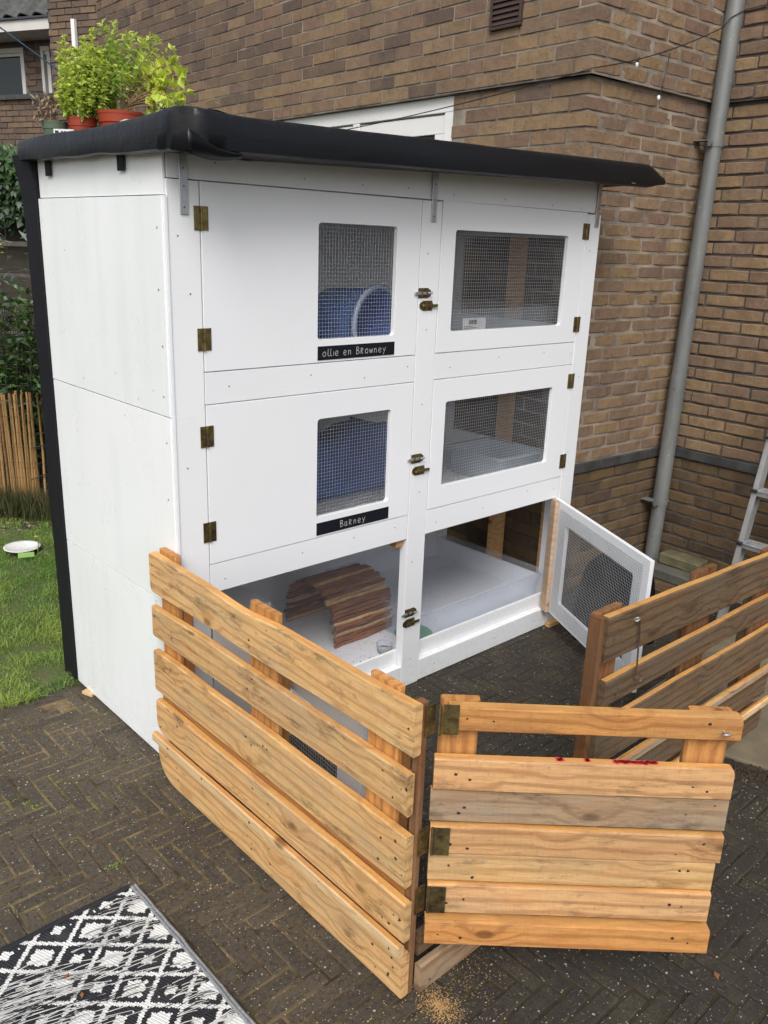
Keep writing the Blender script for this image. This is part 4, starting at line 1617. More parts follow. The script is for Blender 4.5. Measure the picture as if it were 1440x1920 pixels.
# bolts on the centre post
bm_cache = None
for (x, z, sgn) in ((1.023, 1.612, -1), (1.046, 1.567, 1), (1.026, 0.990, -1), (1.048, 0.940, 1), (1.030, 0.338, -1), (1.036, 0.292, 1)):
    mb = MB()
    mb.box((0, -0.001, 0), (0.040, 0.0018, 0.028), ch=0.0005)
    mb.lathe([(0.0115, 0), (0.0115, 0.0018)], (-sgn * 0.020, 0.0, 0), 14, rot=Matrix.Rotation(R(90), 3, 'X'))
    mb.box((sgn * 0.012, -0.006, 0), (0.006, 0.010, 0.016))
    mb.box((-sgn * 0.008, -0.006, 0), (0.005, 0.010, 0.016))
    for zz in (-0.010, 0.010):
        mb.tube([(sgn * 0.002, -0.002, zz), (sgn * 0.002, -0.0032, zz)], 0.0022, 8)
    o = mb.build('bolt', M['brass'], hutch, loc=(x, 0.0, z), bevel=0.0006)
    o.scale = (1.3, 1.0, 1.3)
    if sgn < 0 and z > 1.5:
        o['label'] = 'rust brown sliding bolt at the top of the centre post'
    mb = MB()
    mb.box((sgn * 0.012, -0.0075, 0), (0.052, 0.005, 0.0085), ch=0.0012)
    mb.tube([(-sgn * 0.012, -0.010, 0), (-sgn * 0.026, -0.016, 0.002)], 0.003, 8)
    mb.build('slide', M['zinc'] if sgn < 0 else M['brass'], o)

# angle brackets under the roof
for (x, zt_, zb_) in ((0.052, 2.01, 1.838), (1.055, 2.035, 1.858), (2.068, 2.06, 1.880)):
    mb = MB()
    mb.box((0, -0.0035, (zt_ + zb_) / 2), (0.026, 0.003, zt_ - zb_), ch=0.0008)
    mb.box((0, -0.085, zt_ - 0.0015 - 0.004), (0.026, 0.160, 0.003), ch=0.0008)
    o = mb.build('angle_bracket', M['zinc'], hutch, loc=(x, 0.0 if x < 2 else -0.0, 0))
    mb = MB()
    for zz in (zb_ + 0.02, zb_ + 0.075, zt_ - 0.05):
        mb.tube([(0, -0.005, zz), (0, -0.0062, zz)], 0.0032, 8)
    mb.build('screw_heads', M['screw'], o)
for (y) in (0.23, 0.76):
    part('roof_bracket', (-0.020, y - 0.020, 1.955), (-0.0145, y + 0.020, 2.01), M['black'])

# roof: padded board wrapped in black rubber
def roof():
    # outline (front-left clockwise as seen from above), fine steps
    x0, x1, yf, yb = -0.056, 2.205, -0.158, 0.885
    out = []

    def seg(a, b, n):
        for k in range(n):
            u = k / n
            out.append((a[0] + (b[0] - a[0]) * u, a[1] + (b[1] - a[1]) * u))
    seg((x0, yf - 0.035), (2.345, yf), 90)
    seg((2.345, yf), (2.194, 0.10), 12)
    seg((2.194, 0.10), (2.215, yb), 24)
    seg((2.215, yb), (x0 + 0.0, yb + 0.02), 60)
    seg((x0 + 0.0, yb + 0.02), (x0, yf - 0.03), 48)
    n = len(out)
    cx, cy = 1.05, 0.42
    rings = []
    prof = [(-0.90, 'b'), (-0.055, 'b'), (-0.012, 'b'), (0.000, 0.10), (0.003, 0.45), (0.000, 0.80), (-0.004, 0.95), (-0.012, 't'), (-0.12, 't'), (-0.92, 't')]
    for (off, lev) in prof:
        ring = []
        for k, (x, y) in enumerate(out):
            # inward direction
            if k < 90:
                nx_, ny_ = 0, 1
            elif k < 102:
                nx_, ny_ = -0.93, 0.36
            elif k < 126:
                nx_, ny_ = -1, 0
            elif k < 186:
                nx_, ny_ = 0, -1
            else:
                nx_, ny_ = 1, 0
            # soften the corners
            dcorner = min(math.hypot(x - x0, y - yf + 0.03), math.hypot(x - 2.345, y - yf) * 3)
            rc = 0.03 * math.exp(-(dcorner / 0.035) ** 2)
            if off < -0.5:
                px_ = x + (cx - x) * 0.9
                py_ = y + (cy - y) * 0.9
            else:
                px_, py_ = x + nx_ * -off, y + ny_ * -off
                px_ += (cx - x) / 1.2 * rc
                py_ += (cy - y) / 0.6 * rc
            fx = max(0, min(1, (x - x0) / 2.36))
            fy = max(0, min(1, (y - yf) / 1.18))
            zb_ = 1.984 + 0.060 * fx + 0.018 * fy
            zt_ = 2.082 + 0.058 * fx - 0.012 * fy + 0.014 * math.exp(-(dcorner / 0.12) ** 2) * (fx < 0.5)
            if k >= 186:
                zt_ += 0.003 * math.sin((y + .2) * 9)
                zb_ += 0.006 * mn.noise(Vector((y * 5, 3, 3)))
            if fx > 0.955 and k < 126:        # the right end tapers
                u = (fx - 0.955) / 0.045
                zb_ = zb_ + 0.018 * u
                zt_ = zt_ - 0.046 * u
            s = 0.0022 * mn.noise(Vector((x * 3, y * 3, 1))) + 0.0004 * mn.noise(Vector((x * 17, y * 17, 1)))
            if lev == 'b':
                z = zb_ + (0.004 if off > -0.1 else 0.012)
                if off < -0.03:
                    z += 0.006
            elif lev == 't':
                z = zt_ + s + (0.002 if off < -0.05 else 0)
                if off < -0.5:
                    z -= 0.012
            else:
                z = zb_ + (zt_ - zb_) * lev
                dd = 0.0035 * mn.noise(Vector((x * 2.2, y * 2.2, lev * 2))) + 0.0007 * mn.noise(Vector((x * 11, y * 11, lev * 3)))
                # folds at the front left corner
                if dcorner < 0.14:
                    dd += 0.007 * math.sin(60 * (x + y) + 9 * lev) * math.exp(-(dcorner / 0.07) ** 2)
                px_ += -nx_ * dd
                py_ += -ny_ * dd
            ring.append((px_, py_, z))
        rings.append(ring)
    mb = MB()
    vs = [p for r_ in rings for p in r_]
    fs = []
    for a in range(len(rings) - 1):
        for k in range(n):
            k2 = (k + 1) % n
            fs.append((a * n + k, a * n + k2, (a + 1) * n + k2, (a + 1) * n + k))
    fs.append(tuple(reversed(range(n))))
    fs.append(tuple((len(rings) - 1) * n + k for k in range(n)))
    mb.add(vs, fs)
    return mb.build('roof', M['tarp'], hutch, smooth=True, angle=50)


rf = roof()
# folded rubber flap at the front left corner
mb = MB()
vs, fs = [], []
for k in range(13):
    u = k / 12
    x = -0.045 + 0.16 * u
    d = 0.030 * math.sin(PI * u) + 0.004
    vs += [(x, -0.203 - 0.004 * math.sin(u * 7), 1.990 + 0.05 * (1 - u) ** 2), (x + 0.01, -0.19 + d * 0.4, 1.984 - d * 0.35), (x + 0.02, -0.14 + d, 1.988)]
for k in range(12):
    for j in range(2):
        a = k * 3 + j
        fs.append((a, a + 1, a + 4, a + 3))
mb.add(vs, fs)
fl = mb.build('rubber_fold', M['tarp'], rf, smooth=True)
fl.modifiers.new('thick', 'SOLIDIFY').thickness = 0.004
# staple line under the front edge
mb = MB()
rs = random.Random(4)
for x0_ in (0.42, 0.62, 0.82, 1.12, 1.22, 1.35):
    for k in range(5):
        x = x0_ + k * 0.016 + rs.uniform(-.004, .004)
        mb.box((x, -0.150 + rs.uniform(-.004, .004), 1.9885 + 0.0315 * x), (0.009, 0.0016, 0.0012), Matrix.Rotation(rs.uniform(-.5, .5), 3, 'Z'))
mb.build('staples', M['zinc'], rf)

# ---------------------------------------------------------------- things inside the hutch
# clear acrylic panes behind the kick boards
part('pane', (0.108, 0.0435, 0.100), (0.995, 0.0465, 0.655), M['clear'], bevel=0)


def tub(name, label, cat, x0, x1, y0, y1, z0, z1, mat, t=0.003, lip=0.012, group=None, taper=0.012):
    mb = MB()

    def rr(xa, xb, ya, yb, z, rad=0.03, n=5):
        q = []
        for (cx, cy, a0) in ((xb - rad, yb - rad, 0), (xa + rad, yb - rad, 90), (xa + rad, ya + rad, 180), (xb - rad, ya + rad, 270)):
            for k in range(n + 1):
                a = R(a0 + 90 * k / n)
                q.append((cx + rad * math.cos(a), cy + rad * math.sin(a), z))
        return q
    tp = taper
    rings = [rr(x0 + tp, x1 - tp, y0 + tp, y1 - tp, z0), rr(x0, x1, y0, y1, z1 - 0.008), rr(x0 - lip, x1 + lip, y0 - lip, y1 + lip, z1 - 0.006), rr(x0 - lip, x1 + lip, y0 - lip, y1 + lip, z1),
             rr(x0 + t, x1 - t, y0 + t, y1 - t, z1), rr(x0 + tp + t, x1 - tp - t, y0 + tp + t, y1 - tp - t, z0 + t)]
    n = len(rings[0])
    vs = [p for r_ in rings for p in r_]
    fs = [tuple(reversed(range(n)))]
    for a in range(len(rings) - 1):
        for k in range(n):
            k2 = (k + 1) % n
            fs.append((a * n + k, a * n + k2, (a + 1) * n + k2, (a + 1) * n + k))
    fs.append(tuple((len(rings) - 1) * n + k for k in range(n)))
    mb.add(vs, fs)
    return tag(mb.build(name, mat, smooth=True, angle=35), label, cat, group)


tub('litter_tray', 'shallow clear plastic tray on the floor of the lower right compartment', 'tray', 1.17, 2.035, 0.075, 0.72, 0.100, 0.262, M['clearb'])
bx = tub('storage_box', 'clear plastic storage box with printed label behind the upper right mesh', 'box', 1.36, 2.02, 0.13, 0.55, 1.346, 1.535, M['clearb'], lip=0.014)
mb = MB()
mb.span((1.385, 0.1245, 1.44), (1.525, 0.1265, 1.500))
mb.build('printed_label', M['paper'], bx)
mb = MB()
x = 1.42
for k, w in enumerate((4, 2, 3, 5, 2, 3, 2, 4)):
    mb.span((x, 0.1232, 1.475), (x + w * 0.0011, 0.1240, 1.492))
    x += w * 0.0011 + 0.0028
for k in range(4):
    mb.span((1.395, 0.1232, 1.466 - k * 0.006), (1.395 + (0.05, 0.08, 0.04, 0.06)[k], 0.1240, 1.4675 - k * 0.006))
mb.build('label_print', M['ink'], bx)
tub('storage_box', 'lower clear plastic box behind the middle right mesh', 'box', 1.74, 2.05, 0.16, 0.50, 0.724, 0.850, M['lid'], lip=0.02)

# blue tunnel bucket, upper left
mb = MB()
prof = [(0.085, 0.0), (0.118, 0.004), (0.124, 0.02), (0.130, 0.20), (0.138, 0.245), (0.143, 0.25), (0.143, 0.256), (0.134, 0.256), (0.126, 0.22), (0.118, 0.02), (0.001, 0.012)]
rot = Matrix.Rotation(R(90), 3, 'X') 
mb.lathe(prof, (0, 0, 0), 40, rot=rot)
o = mb.build('hide_tunnel', M['bluepl'], smooth=True, loc=(0.955, 0.46, 1.484), angle=50)
o.rotation_euler = (0, 0, R(8))
tag(o, 'round blue plastic hide lying on its side behind the upper left mesh', 'pet hide')
mb = MB()
mb.lathe([(0.130, 0.246), (0.148, 0.250), (0.148, 0.266), (0.130, 0.266), (0.130, 0.246)], (0, 0, 0), 40, rot=rot, caps=False)
mb.build('rim', M['bluelt'], o, smooth=True)
mb = MB()
mb.span((0.52, 0.45, 1.346), (0.86, 0.70, 1.60), ch=0.02)
tag(mb.build('pet_bed', M['bluefab'], bevel=0.012), 'dark blue fabric box bed behind the round blue hide', 'pet bed')

# blue fabric bed, middle left
mb = MB()
vs, fs = [], []
nu, nv = 26, 8
for j in range(nv + 1):
    for i in range(nu + 1):
        u, v_ = i / nu, j / nv
        x = 0.72 + 0.66 * u
        z = 0.728 + (0.262 + 0.022 * math.sin(u * 9 + 1.0) + 0.02 * u) * v_
        y = 0.44 + 0.016 * math.sin(u * 13 + 2 * v_) * v_ + 0.01 * mn.noise(Vector((u * 6, v_ * 4, 0)))
        vs.append((x, y, z))
for j in range(nv):
    for i in range(nu):
        a = j * (nu + 1) + i
        fs.append((a, a + 1, a + nu + 2, a + nu + 1))
mb.add(vs, fs)
o = mb.build('pet_bed', M['bluefab'], smooth=True)
s_ = o.modifiers.new('thick', 'SOLIDIFY'); s_.thickness = 0.16; s_.offset = -1
tag(o, 'blue quilted fabric bed behind the middle left mesh', 'pet bed')
mb = MB()
mb.span((0.60, 0.08, 0.723), (1.40, 0.62, 0.727))
fm = tag(mb.build('floor_mat', M['newsp']), 'grey mat under the blue fabric bed', 'mat')
mb = MB()
mb.lathe([(0.001, 0.0), (0.045, 0.0), (0.075, 0.028), (0.078, 0.030), (0.072, 0.028), (0.045, 0.006), (0.001, 0.004)], (0.965, 0.17, 0.7275), 28)
bo = tag(mb.build('bowl', M['ceramic'], smooth=True), 'white bowl with black leaf rim in the middle left compartment', 'bowl')
mb = MB()
rs = random.Random(12)
for k in range(46):
    a = 2 * PI * k / 46
    rr_ = 0.083 + rs.uniform(-.012, .012)
    P0 = Vector((0.965 + rr_ * math.cos(a), 0.17 + rr_ * math.sin(a), 0.7285 + 0.0002 * (k % 7)))
    d_ = Vector((math.cos(a + rs.uniform(-1, 1)), math.sin(a + rs.uniform(-1, 1)), 0)) * 0.012
    s2 = Vector((-d_.y, d_.x, 0)) * 0.35
    mb.add([P0, P0 + d_ * .5 + s2, P0 + d_, P0 + d_ * .5 - s2], [(0, 1, 2, 3)])
mb.build('leaf_print', M['ink'], bo)

# dark lidded box, lower left
mb = MB()
mb.span((0.20, 0.38, 0.100), (0.60, 0.70, 0.34), ch=0.01)
o = tag(mb.build('litter_box', simple('slate_plastic', (0.035, 0.045, 0.065), rough=0.5), bevel=0.008), 'dark slate plastic box with white lid at the left of the lower compartment', 'box')
mb = MB()
mb.span((0.19, 0.37, 0.342), (0.61, 0.71, 0.372), ch=0.006)
mb.build('lid', wi, o, bevel=0.004)

# willow stick bridge
br = thing('willow_bridge', 'arched bridge of brown willow sticks in the lower left compartment', 'stick bridge', (1.05, 0.475, 0.1))
NS = 24
rs = random.Random(31)
stick_me = []
for k in range(6):
    mb = MB()
    pts, rad = [], []
    for j in range(9):
        u = j / 8
        pts.append((-0.168 + 0.336 * u, 0.003 * mn.noise(Vector((u * 3, k * 3.3, 0))) * 2, 0.003 * mn.noise(Vector((u * 3, k * 5.1, 4))) * 2))
        rad.append(0.0082 * (1 + 0.25 * mn.noise(Vector((u * 5, k * 9.1, 2)))))
    mb.tube(pts, rad, 8)
    me = bpy.data.meshes.new('stick')
    me.from_pydata(mb.v, [], mb.f)
    me.polygons.foreach_set('use_smooth', [True] * len(me.polygons))
    me.set_sharp_from_angle(angle=R(50))
    me.materials.append(M['bark'])
    me2 = me.copy(); me2.materials[0] = M['barkc']
    stick_me.append((me, me2))
ARC_A, ARC_B = 0.170, 0.240
total = 0
arc = []
for k in range(400):
    a = PI * k / 399
    y = -ARC_A * math.cos(a) * (1 + 0.10 * math.sin(a))
    z = ARC_B * math.sin(a) ** 0.80
    arc.append((y, z))
ls = [0]
for k in range(1, 400):
    ls.append(ls[-1] + math.hypot(arc[k][0] - arc[k - 1][0], arc[k][1] - arc[k - 1][1]))
step = 0.0158
nst = int(ls[-1] / step)
for k in range(nst + 1):
    tgt = k * ls[-1] / nst
    j = min(range(400), key=lambda q: abs(ls[q] - tgt))
    y, z = arc[j]
    me = stick_me[rs.randrange(6)][1 if rs.random() < 0.13 else 0]
    o = inst('stick', me, br, (rs.uniform(-.010, .012), y, z + 0.009), rot=(rs.uniform(0, 6.28), rs.uniform(-.02, .02), rs.uniform(-.025, .025)))

mb = MB()
mb.lathe([(0.001, 0), (0.03, 0.0), (0.036, 0.04), (0.034, 0.04), (0.028, 0.004), (0.001, 0.004)], (1.035, 0.145, 0.1), 24)
cupo = tag(mb.build('glass_cup', M['lid'], smooth=True), 'small glass cup on the hutch floor beside the centre post', 'cup')
mb = MB()
mb.lathe([(0.001, 0.005), (0.028, 0.005), (0.030, 0.016), (0.001, 0.017)], (1.035, 0.145, 0.1), 20)
mb.build('pellets', M['saw'], cupo, smooth=True)
mb = MB()
mb.lathe([(0.001, 0), (0.05, 0.0), (0.085, 0.014), (0.083, 0.016), (0.05, 0.006), (0.001, 0.004)], (1.23, 0.165, 0.1125), 28)
tag(mb.build('dish', M['greenpl'], smooth=True), 'pale green plastic dish just right of the centre post', 'dish')
# crumbs on the floor of the lower compartment
mb = MB()
rs = random.Random(44)
for k in range(60):
    mb.box((rs.uniform(0.85, 1.5), rs.uniform(0.07, 0.35), 0.0995), (rs.uniform(.002, .006), rs.uniform(.001, .003), 0.002), Matrix.Rotation(rs.uniform(0, 3), 3, 'Z'))
kind(tag(mb.build('crumbs', M['litter']), 'scattered hay crumbs on the white hutch floor', 'crumbs'), 'stuff')

n = 260
P = np.stack([RNG.uniform(0.30, 1.95, n), 0.06 + 0.70 * RNG.random(n) ** 1.4, np.full(n, 0.1005)], 1)
Dv = RNG.normal(0, 1, (n, 3)); Dv[:, 2] = np.abs(Dv[:, 2]) * 0.08
v, f, t = leaf_mesh(P, Dv, np.tile([0, 0, 1.0], (n, 1)), RNG.uniform(0.012, 0.040, n), RNG.uniform(0.0008, 0.0018, n), RNG.random(n))
kind(tag(np_obj('hay_wisps', v, f, t, M['driedleaf']), 'thin wisps of hay on the white floor of the lower hutch compartments', 'hay'), 'stuff')

# raw wooden wedges that level the hutch
mb = MB(); mb.box((0, 0, 0.007), (0.05, 0.055, 0.014), Matrix.Rotation(R(20), 3, 'Z'), ch=0.002)
tag(mb.build('wedge', M['pinep'], loc=(-0.008, 0.76, 0)), 'small pale wood wedge under the back left edge of the hutch', 'wedge')
mb = MB(); mb.box((0, 0, 0.011), (0.075, 0.03, 0.022), ch=0.002)
tag(mb.build('wedge', M['pine'], loc=(2.02, -0.018, 0.0)), 'wood block under the front right corner of the hutch', 'wedge')

# ---------------------------------------------------------------- pallet fences and gate
def plank(parent, L, H, T_, seed, mat, loc, rotz, tilt=0.0, nails_at=None, per=2, name='board', label=None, **kw):
    xs = nails_at if nails_at is not None else (0.05, L / 2, L - 0.05)
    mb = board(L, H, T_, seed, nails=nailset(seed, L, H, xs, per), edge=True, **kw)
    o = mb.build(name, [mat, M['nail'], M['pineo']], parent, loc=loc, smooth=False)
    o.rotation_euler = (0, tilt, rotz)
    if label:
        o['label'] = label
    return o


def post(parent, L, Wd, T_, seed, mat, loc, rotz, name='stringer', label=None):
    """upright board: local X of the board mesh turned to +Z"""
    mb = board(L, Wd, T_, seed, ch=0.005, wav=0.004)
    Rm = Matrix(((0, 0, 1), (0, 1, 0), (1, 0, 0)))   # x->z, z->x
    o_ = MB()
    o_.v = [tuple(v) for v in mb.v]
    o_.f = mb.f
    o_.m = mb.m
    o_.t = mb.t
    o = o_.build(name, mat, parent, loc=loc)
    # orientation: X up, Y stays thickness (turned by rotz), Z sideways
    X = Vector((0, 0, 1))
    Y = Vector((-math.sin(rotz), math.cos(rotz), 0))
    Z = X.cross(Y)
    o.rotation_euler = Matrix((X, Y, Z)).transposed().to_euler()
    if label:
        o['label'] = label
    return o


LX = -0.066          # outer face of the left fence boards
lf = thing('pallet_fence', 'pale upright pallet fence standing along the left end of the hutch front', 'fence', (LX, 0.085, 0), 0, 'upright wooden pallets making the run')
rz = -R(90)
LL = 1.205
for (seed, zc0, zc1, z0, z1, mat, kw, tilt, lab) in (
        (1, 0, 0, 0.690, 0.822, M['pine'], dict(T_=0.026, wav=0.010, dip=[(0.52, 0.14, 0.016)], cut=[(0, -1, 0.022), (0, 1, 0.010)]), 0.0, 'top board with a dip worn into its upper edge'),
        (2, 0, 0, 0.532, 0.640, M['pine'], dict(T_=0.024, wav=0.006, cut=[(0, -1, 0.012)], rough_end=0.003), 0.0, None),
        (3, 0, 0, 0.334, 0.480, M['pine'], dict(T_=0.024, wav=0.008, cut=[(0, -1, 0.010)]), 0.0, None),
        (4, 0, 0, 0.176, 0.296, M['pine'], dict(T_=0.024, wav=0.008, cut=[(0, -1, 0.045)]), 0.0, None),
        (6, 0, 0, 0.004, 0.140, M['pine'], dict(T_=0.026, wav=0.006, cut=[(0, -1, 0.10)]), 0.0, None)):
    T__ = kw.pop('T_')
    ex = {2: 0.012, 3: 0.005, 4: 0.0, 6: 0.0, 1: 0.0}[seed]
    nl = (0.035, 0.12, 0.55, 0.64, LL - 0.09, LL - 0.05, LL - 0.03)
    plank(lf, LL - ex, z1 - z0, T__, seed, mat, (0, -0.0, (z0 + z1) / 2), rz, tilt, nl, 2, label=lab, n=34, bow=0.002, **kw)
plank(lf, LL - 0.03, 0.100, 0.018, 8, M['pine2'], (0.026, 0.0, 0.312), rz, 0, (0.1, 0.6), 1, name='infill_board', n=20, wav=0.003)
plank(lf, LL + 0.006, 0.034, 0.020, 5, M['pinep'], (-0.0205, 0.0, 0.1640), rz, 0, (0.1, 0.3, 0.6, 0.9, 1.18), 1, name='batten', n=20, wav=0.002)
for (yc, wd_, sd, top) in ((-0.070, 0.100, 41, 0.836), (-0.59, 0.130, 42, 0.832), (-1.075, 0.105, 43, 0.826)):
    post(lf, top - 0.01, wd_, 0.022, sd, M['pine2'], (0.027, yc, 0.01), -R(90), label=None)
    post(lf, 0.66, 0.045, 0.040, sd + 5, M['pine2'], (0.050, yc - 0.02, 0.01), -R(90), name='block')
post(lf, 0.818, 0.028, 0.022, 50, M['brown'], (0.0275, -1.189, 0.0), -R(90), name='end_post', label='brown end post that carries the gate hinges')

# gate
GA = -R(43.1)
GD = Vector((0.730, -0.683, 0))
GN = Vector((-0.683, -0.730, 0))
G0 = Vector((0.004, -1.136, 0))
gate = thing('pallet_gate', 'half open low gate of horizontal boards with red paint on its second board', 'gate', G0, GA, 'upright wooden pallets making the run')
GB = ((0.743, 0.806, 0.015, 0.672, M['pine2'], 0.030, 'orange top board with a screw eye at its free end'), (0.590, 0.675, -0.010, 0.672, M['pine3'], 0.026, 'second board with red paint along its top edge'), (0.500, 0.5885, -0.014, 0.674, M['pineg'], 0.022, 'greyed board'),
      (0.415, 0.492, -0.010, 0.675, M['pine3'], 0.024, None), (0.333, 0.4125, -0.010, 0.668, M['pine'], 0.022, None), (0.244, 0.327, -0.008, 0.670, M['pine3'], 0.024, None), (0.158, 0.228, -0.010, 0.678, M['pine2'], 0.036, None))
for k, (z0, z1, s0, s1, mat, T__, lab) in enumerate(GB):
    off = (0.000, -0.004, 0.003, -0.003, 0.002, -0.003, -0.014)[k]
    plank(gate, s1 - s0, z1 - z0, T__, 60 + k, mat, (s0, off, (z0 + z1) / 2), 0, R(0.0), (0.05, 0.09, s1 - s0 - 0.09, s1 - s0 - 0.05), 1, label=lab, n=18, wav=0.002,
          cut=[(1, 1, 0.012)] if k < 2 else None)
for k, (sx, wd_) in enumerate(((0.044, 0.088), (0.612, 0.095))):
    post(gate, (0.641, 0.635)[k], wd_, 0.024, 80 + k, M['pine2'], (sx, 0.031, 0.165), 0)
# red paint marks on top edge of the second board
mb = MB()
rs = random.Random(6)
for (a, b) in ((0.27, 0.285), (0.335, 0.345), (0.40, 0.50)):
    mb = MB()
    n = int((b - a) / 0.004) + 1
    for k in range(n):
        x = a + (b - a) * k / n
        mb.box((x, 0.008 + rs.uniform(-.002, .003), 0.6757 + 0.0006), (0.007, rs.uniform(0.010, 0.016), 0.001), Matrix.Rotation(rs.uniform(-.3, .3), 3, 'Z'))
    mb.build('paint_mark', M['red'], gate)
# screw eye
mb = MB()
ep = []
for k in range(15):
    a = 2 * PI * k / 14 * 0.94
    ep.append((0.630 + 0.010 * math.cos(a), -0.020 - 0.010 * math.sin(a) * 0.5, 0.772 + 0.004 * math.sin(a)))
mb.tube([(0.63, 0.005, 0.771), (0.63, -0.010, 0.771)] + ep, 0.0018, 6)
mb.build('screw_eye', M['zinc'], gate, smooth=True)
# three butt hinges; one leaf on the fence post, one on the gate
for k, z in enumerate((0.775, 0.452, 0.285)):
    h = 0.075
    mb = MB()
    mb.box((0.018 + (0.003 if k == 0 else 0), -0.006 if k != 0 else -0.0025, 0), (0.036, 0.0022, h))
    mb.tube([(-0.004, -0.006, -h / 2), (-0.004, -0.006, h / 2)], 0.0042, 8)
    for (xx, zz) in ((0.012, 0.027), (0.012, -0.027), (0.026, 0.0)):
        mb.tube([(xx, -0.007, zz), (xx, -0.0092, zz)], 0.0030, 8)
    o = mb.build('hinge', M['brass'], gate, loc=(0, 0, z), smooth=True, angle=30)
    mb = MB()
    mb.box((0, 0, 0), (0.030, 0.0022, h))
    for (xx, zz) in ((0.0, 0.027), (0.0, -0.027), (-0.008, 0.0)):
        mb.tube([(xx, -0.001, zz), (xx, -0.0032, zz)], 0.0030, 8)
    o2 = mb.build('hinge_leaf', M['brass'], lf, loc=(0.047, -1.2085, z), smooth=True, angle=30)

# low board closing the gateway at ground level
mbp = board(0.70, 0.085, 0.022, 91, nails=nailset(91, 0.7, 0.085, (0.05, 0.3, 0.62), 1))
o = mbp.build('threshold_board', [M['pineg'], M['nail']], loc=(-0.015, -1.138, 0.046))
tag(o, 'low greyed board on the ground under the gate, lower of two', 'board')
mbp = board(0.66, 0.070, 0.020, 92)
o = mbp.build('threshold_board', [M['pinew'], M['nail']], loc=(0.0, -1.112, 0.125))
tag(o, 'dark low board just behind and above the greyed ground board under the gate', 'board')

# right fence
rfz = 0.0
RX = 0.655
rf_ = thing('pallet_fence', 'weathered brown upright pallet fence at the right with a hanging hook', 'fence', (RX, -1.13, 0), 0, 'upright wooden pallets making the run')
for k, (z0l, z1l, z0r, z1r, x0, x1, T__, mat) in enumerate(((0.690, 0.826, 0.636, 0.776, 0.012, 1.21, 0.028, M['pinew']), (0.540, 0.622, 0.518, 0.606, 0.040, 1.215, 0.026, M['pinew']), (0.345, 0.480, 0.322, 0.474, 0.020, 1.215, 0.024, M['pinew']),
                                                           (0.185, 0.305, 0.165, 0.276, 0.02, 1.215, 0.024, M['pinew']), (0.03, 0.135, 0.02, 0.130, 0.02, 1.215, 0.024, M['pinew']))):
    L = x1 - x0
    H_ = (z1l - z0l + z1r - z0r) / 2
    zc = (z0l + z1l) / 2
    dz = (z0r + z1r) / 2 - zc
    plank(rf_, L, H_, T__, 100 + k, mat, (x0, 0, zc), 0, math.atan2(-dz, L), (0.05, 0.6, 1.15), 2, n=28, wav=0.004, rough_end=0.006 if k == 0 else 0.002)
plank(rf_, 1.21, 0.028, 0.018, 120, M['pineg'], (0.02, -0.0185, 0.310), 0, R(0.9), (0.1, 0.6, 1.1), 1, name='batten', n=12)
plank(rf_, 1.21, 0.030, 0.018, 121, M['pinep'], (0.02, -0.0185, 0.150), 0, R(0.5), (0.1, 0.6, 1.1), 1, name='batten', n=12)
for (xc, wd_, sd) in ((0.060, 0.13, 131), (0.615, 0.145, 132), (1.13, 0.145, 133)):
    post(rf_, 0.826 if sd == 131 else 0.812 if sd == 132 else 0.775, wd_, 0.022, sd, M['brown'], (xc, 0.029, 0.005), 0)
post(rf_, 0.828, 0.022, 0.045, 140, M['brown'], (-0.002, 0.006, 0.0), 0, name='end_post')
for (xc, sd) in ((0.59, 145), (1.10, 146)):
    post(rf_, 0.60, 0.04, 0.04, sd, M['pinew'], (xc, 0.052, 0.005), 0, name='block')
mb = MB()
hk = [(0.158, 0.004, 0.786), (0.158, -0.012, 0.787), (0.152, -0.016, 0.780)]
mb.tube([(0.150, 0.003, 0.790), (0.150, -0.010, 0.790), (0.156, -0.013, 0.783), (0.160, -0.011, 0.776), (0.163, -0.012, 0.74), (0.170, -0.014, 0.640), (0.166, -0.016, 0.622), (0.178, -0.030, 0.604), (0.168, -0.034, 0.598), (0.150, -0.020, 0.603)], 0.0028, 8)
mb.build('hook', M['steel'], rf_, smooth=True)
mb = MB()
ep = [(0.150 + 0.008 * math.cos(a), -0.006 - 0.006 * math.sin(a), 0.788 + 0.003 * math.cos(a)) for a in [2 * PI * k / 12 for k in range(12)]]
mb.tube(ep + ep[:1], 0.0022, 6)
mb.build('screw_eye', M['zinc'], rf_, smooth=True)

# ---------------------------------------------------------------- black covered object behind the open mesh door
mb = MB()
vs, fs = [], []
nr, na_ = 16, 48
prof = [(0.001, 0.395), (0.07, 0.392), (0.125, 0.378), (0.165, 0.345), (0.185, 0.29), (0.195, 0.23), (0.205, 0.15), (0.215, 0.07), (0.225, 0.0)]
for i, (r, z) in enumerate(prof):
    for k in range(na_):
        a = 2 * PI * k / na_
        fold = 1 + (0.05 * math.sin(a * 9 + 1.3 * math.sin(a * 3)) + 0.02 * math.sin(a * 17)) * (i / (len(prof) - 1)) ** 1.5
        vs.append((r * fold * math.cos(a), r * fold * math.sin(a) * 0.85, z + 0.01 * mn.noise(Vector((math.cos(a) * 2, math.sin(a) * 2, i * 0.4)))))
for i in range(len(prof) - 1):
    for k in range(na_):
        k2 = (k + 1) % na_
        fs.append((i * na_ + k, (i + 1) * na_ + k, (i + 1) * na_ + k2, i * na_ + k2))
mb.add(vs, fs)
tag(mb.build('grill_cover', M['blackpl'], smooth=True, loc=(2.20, -0.25, 0)), 'crumpled black cover over a rounded object behind the open mesh door', 'cover')

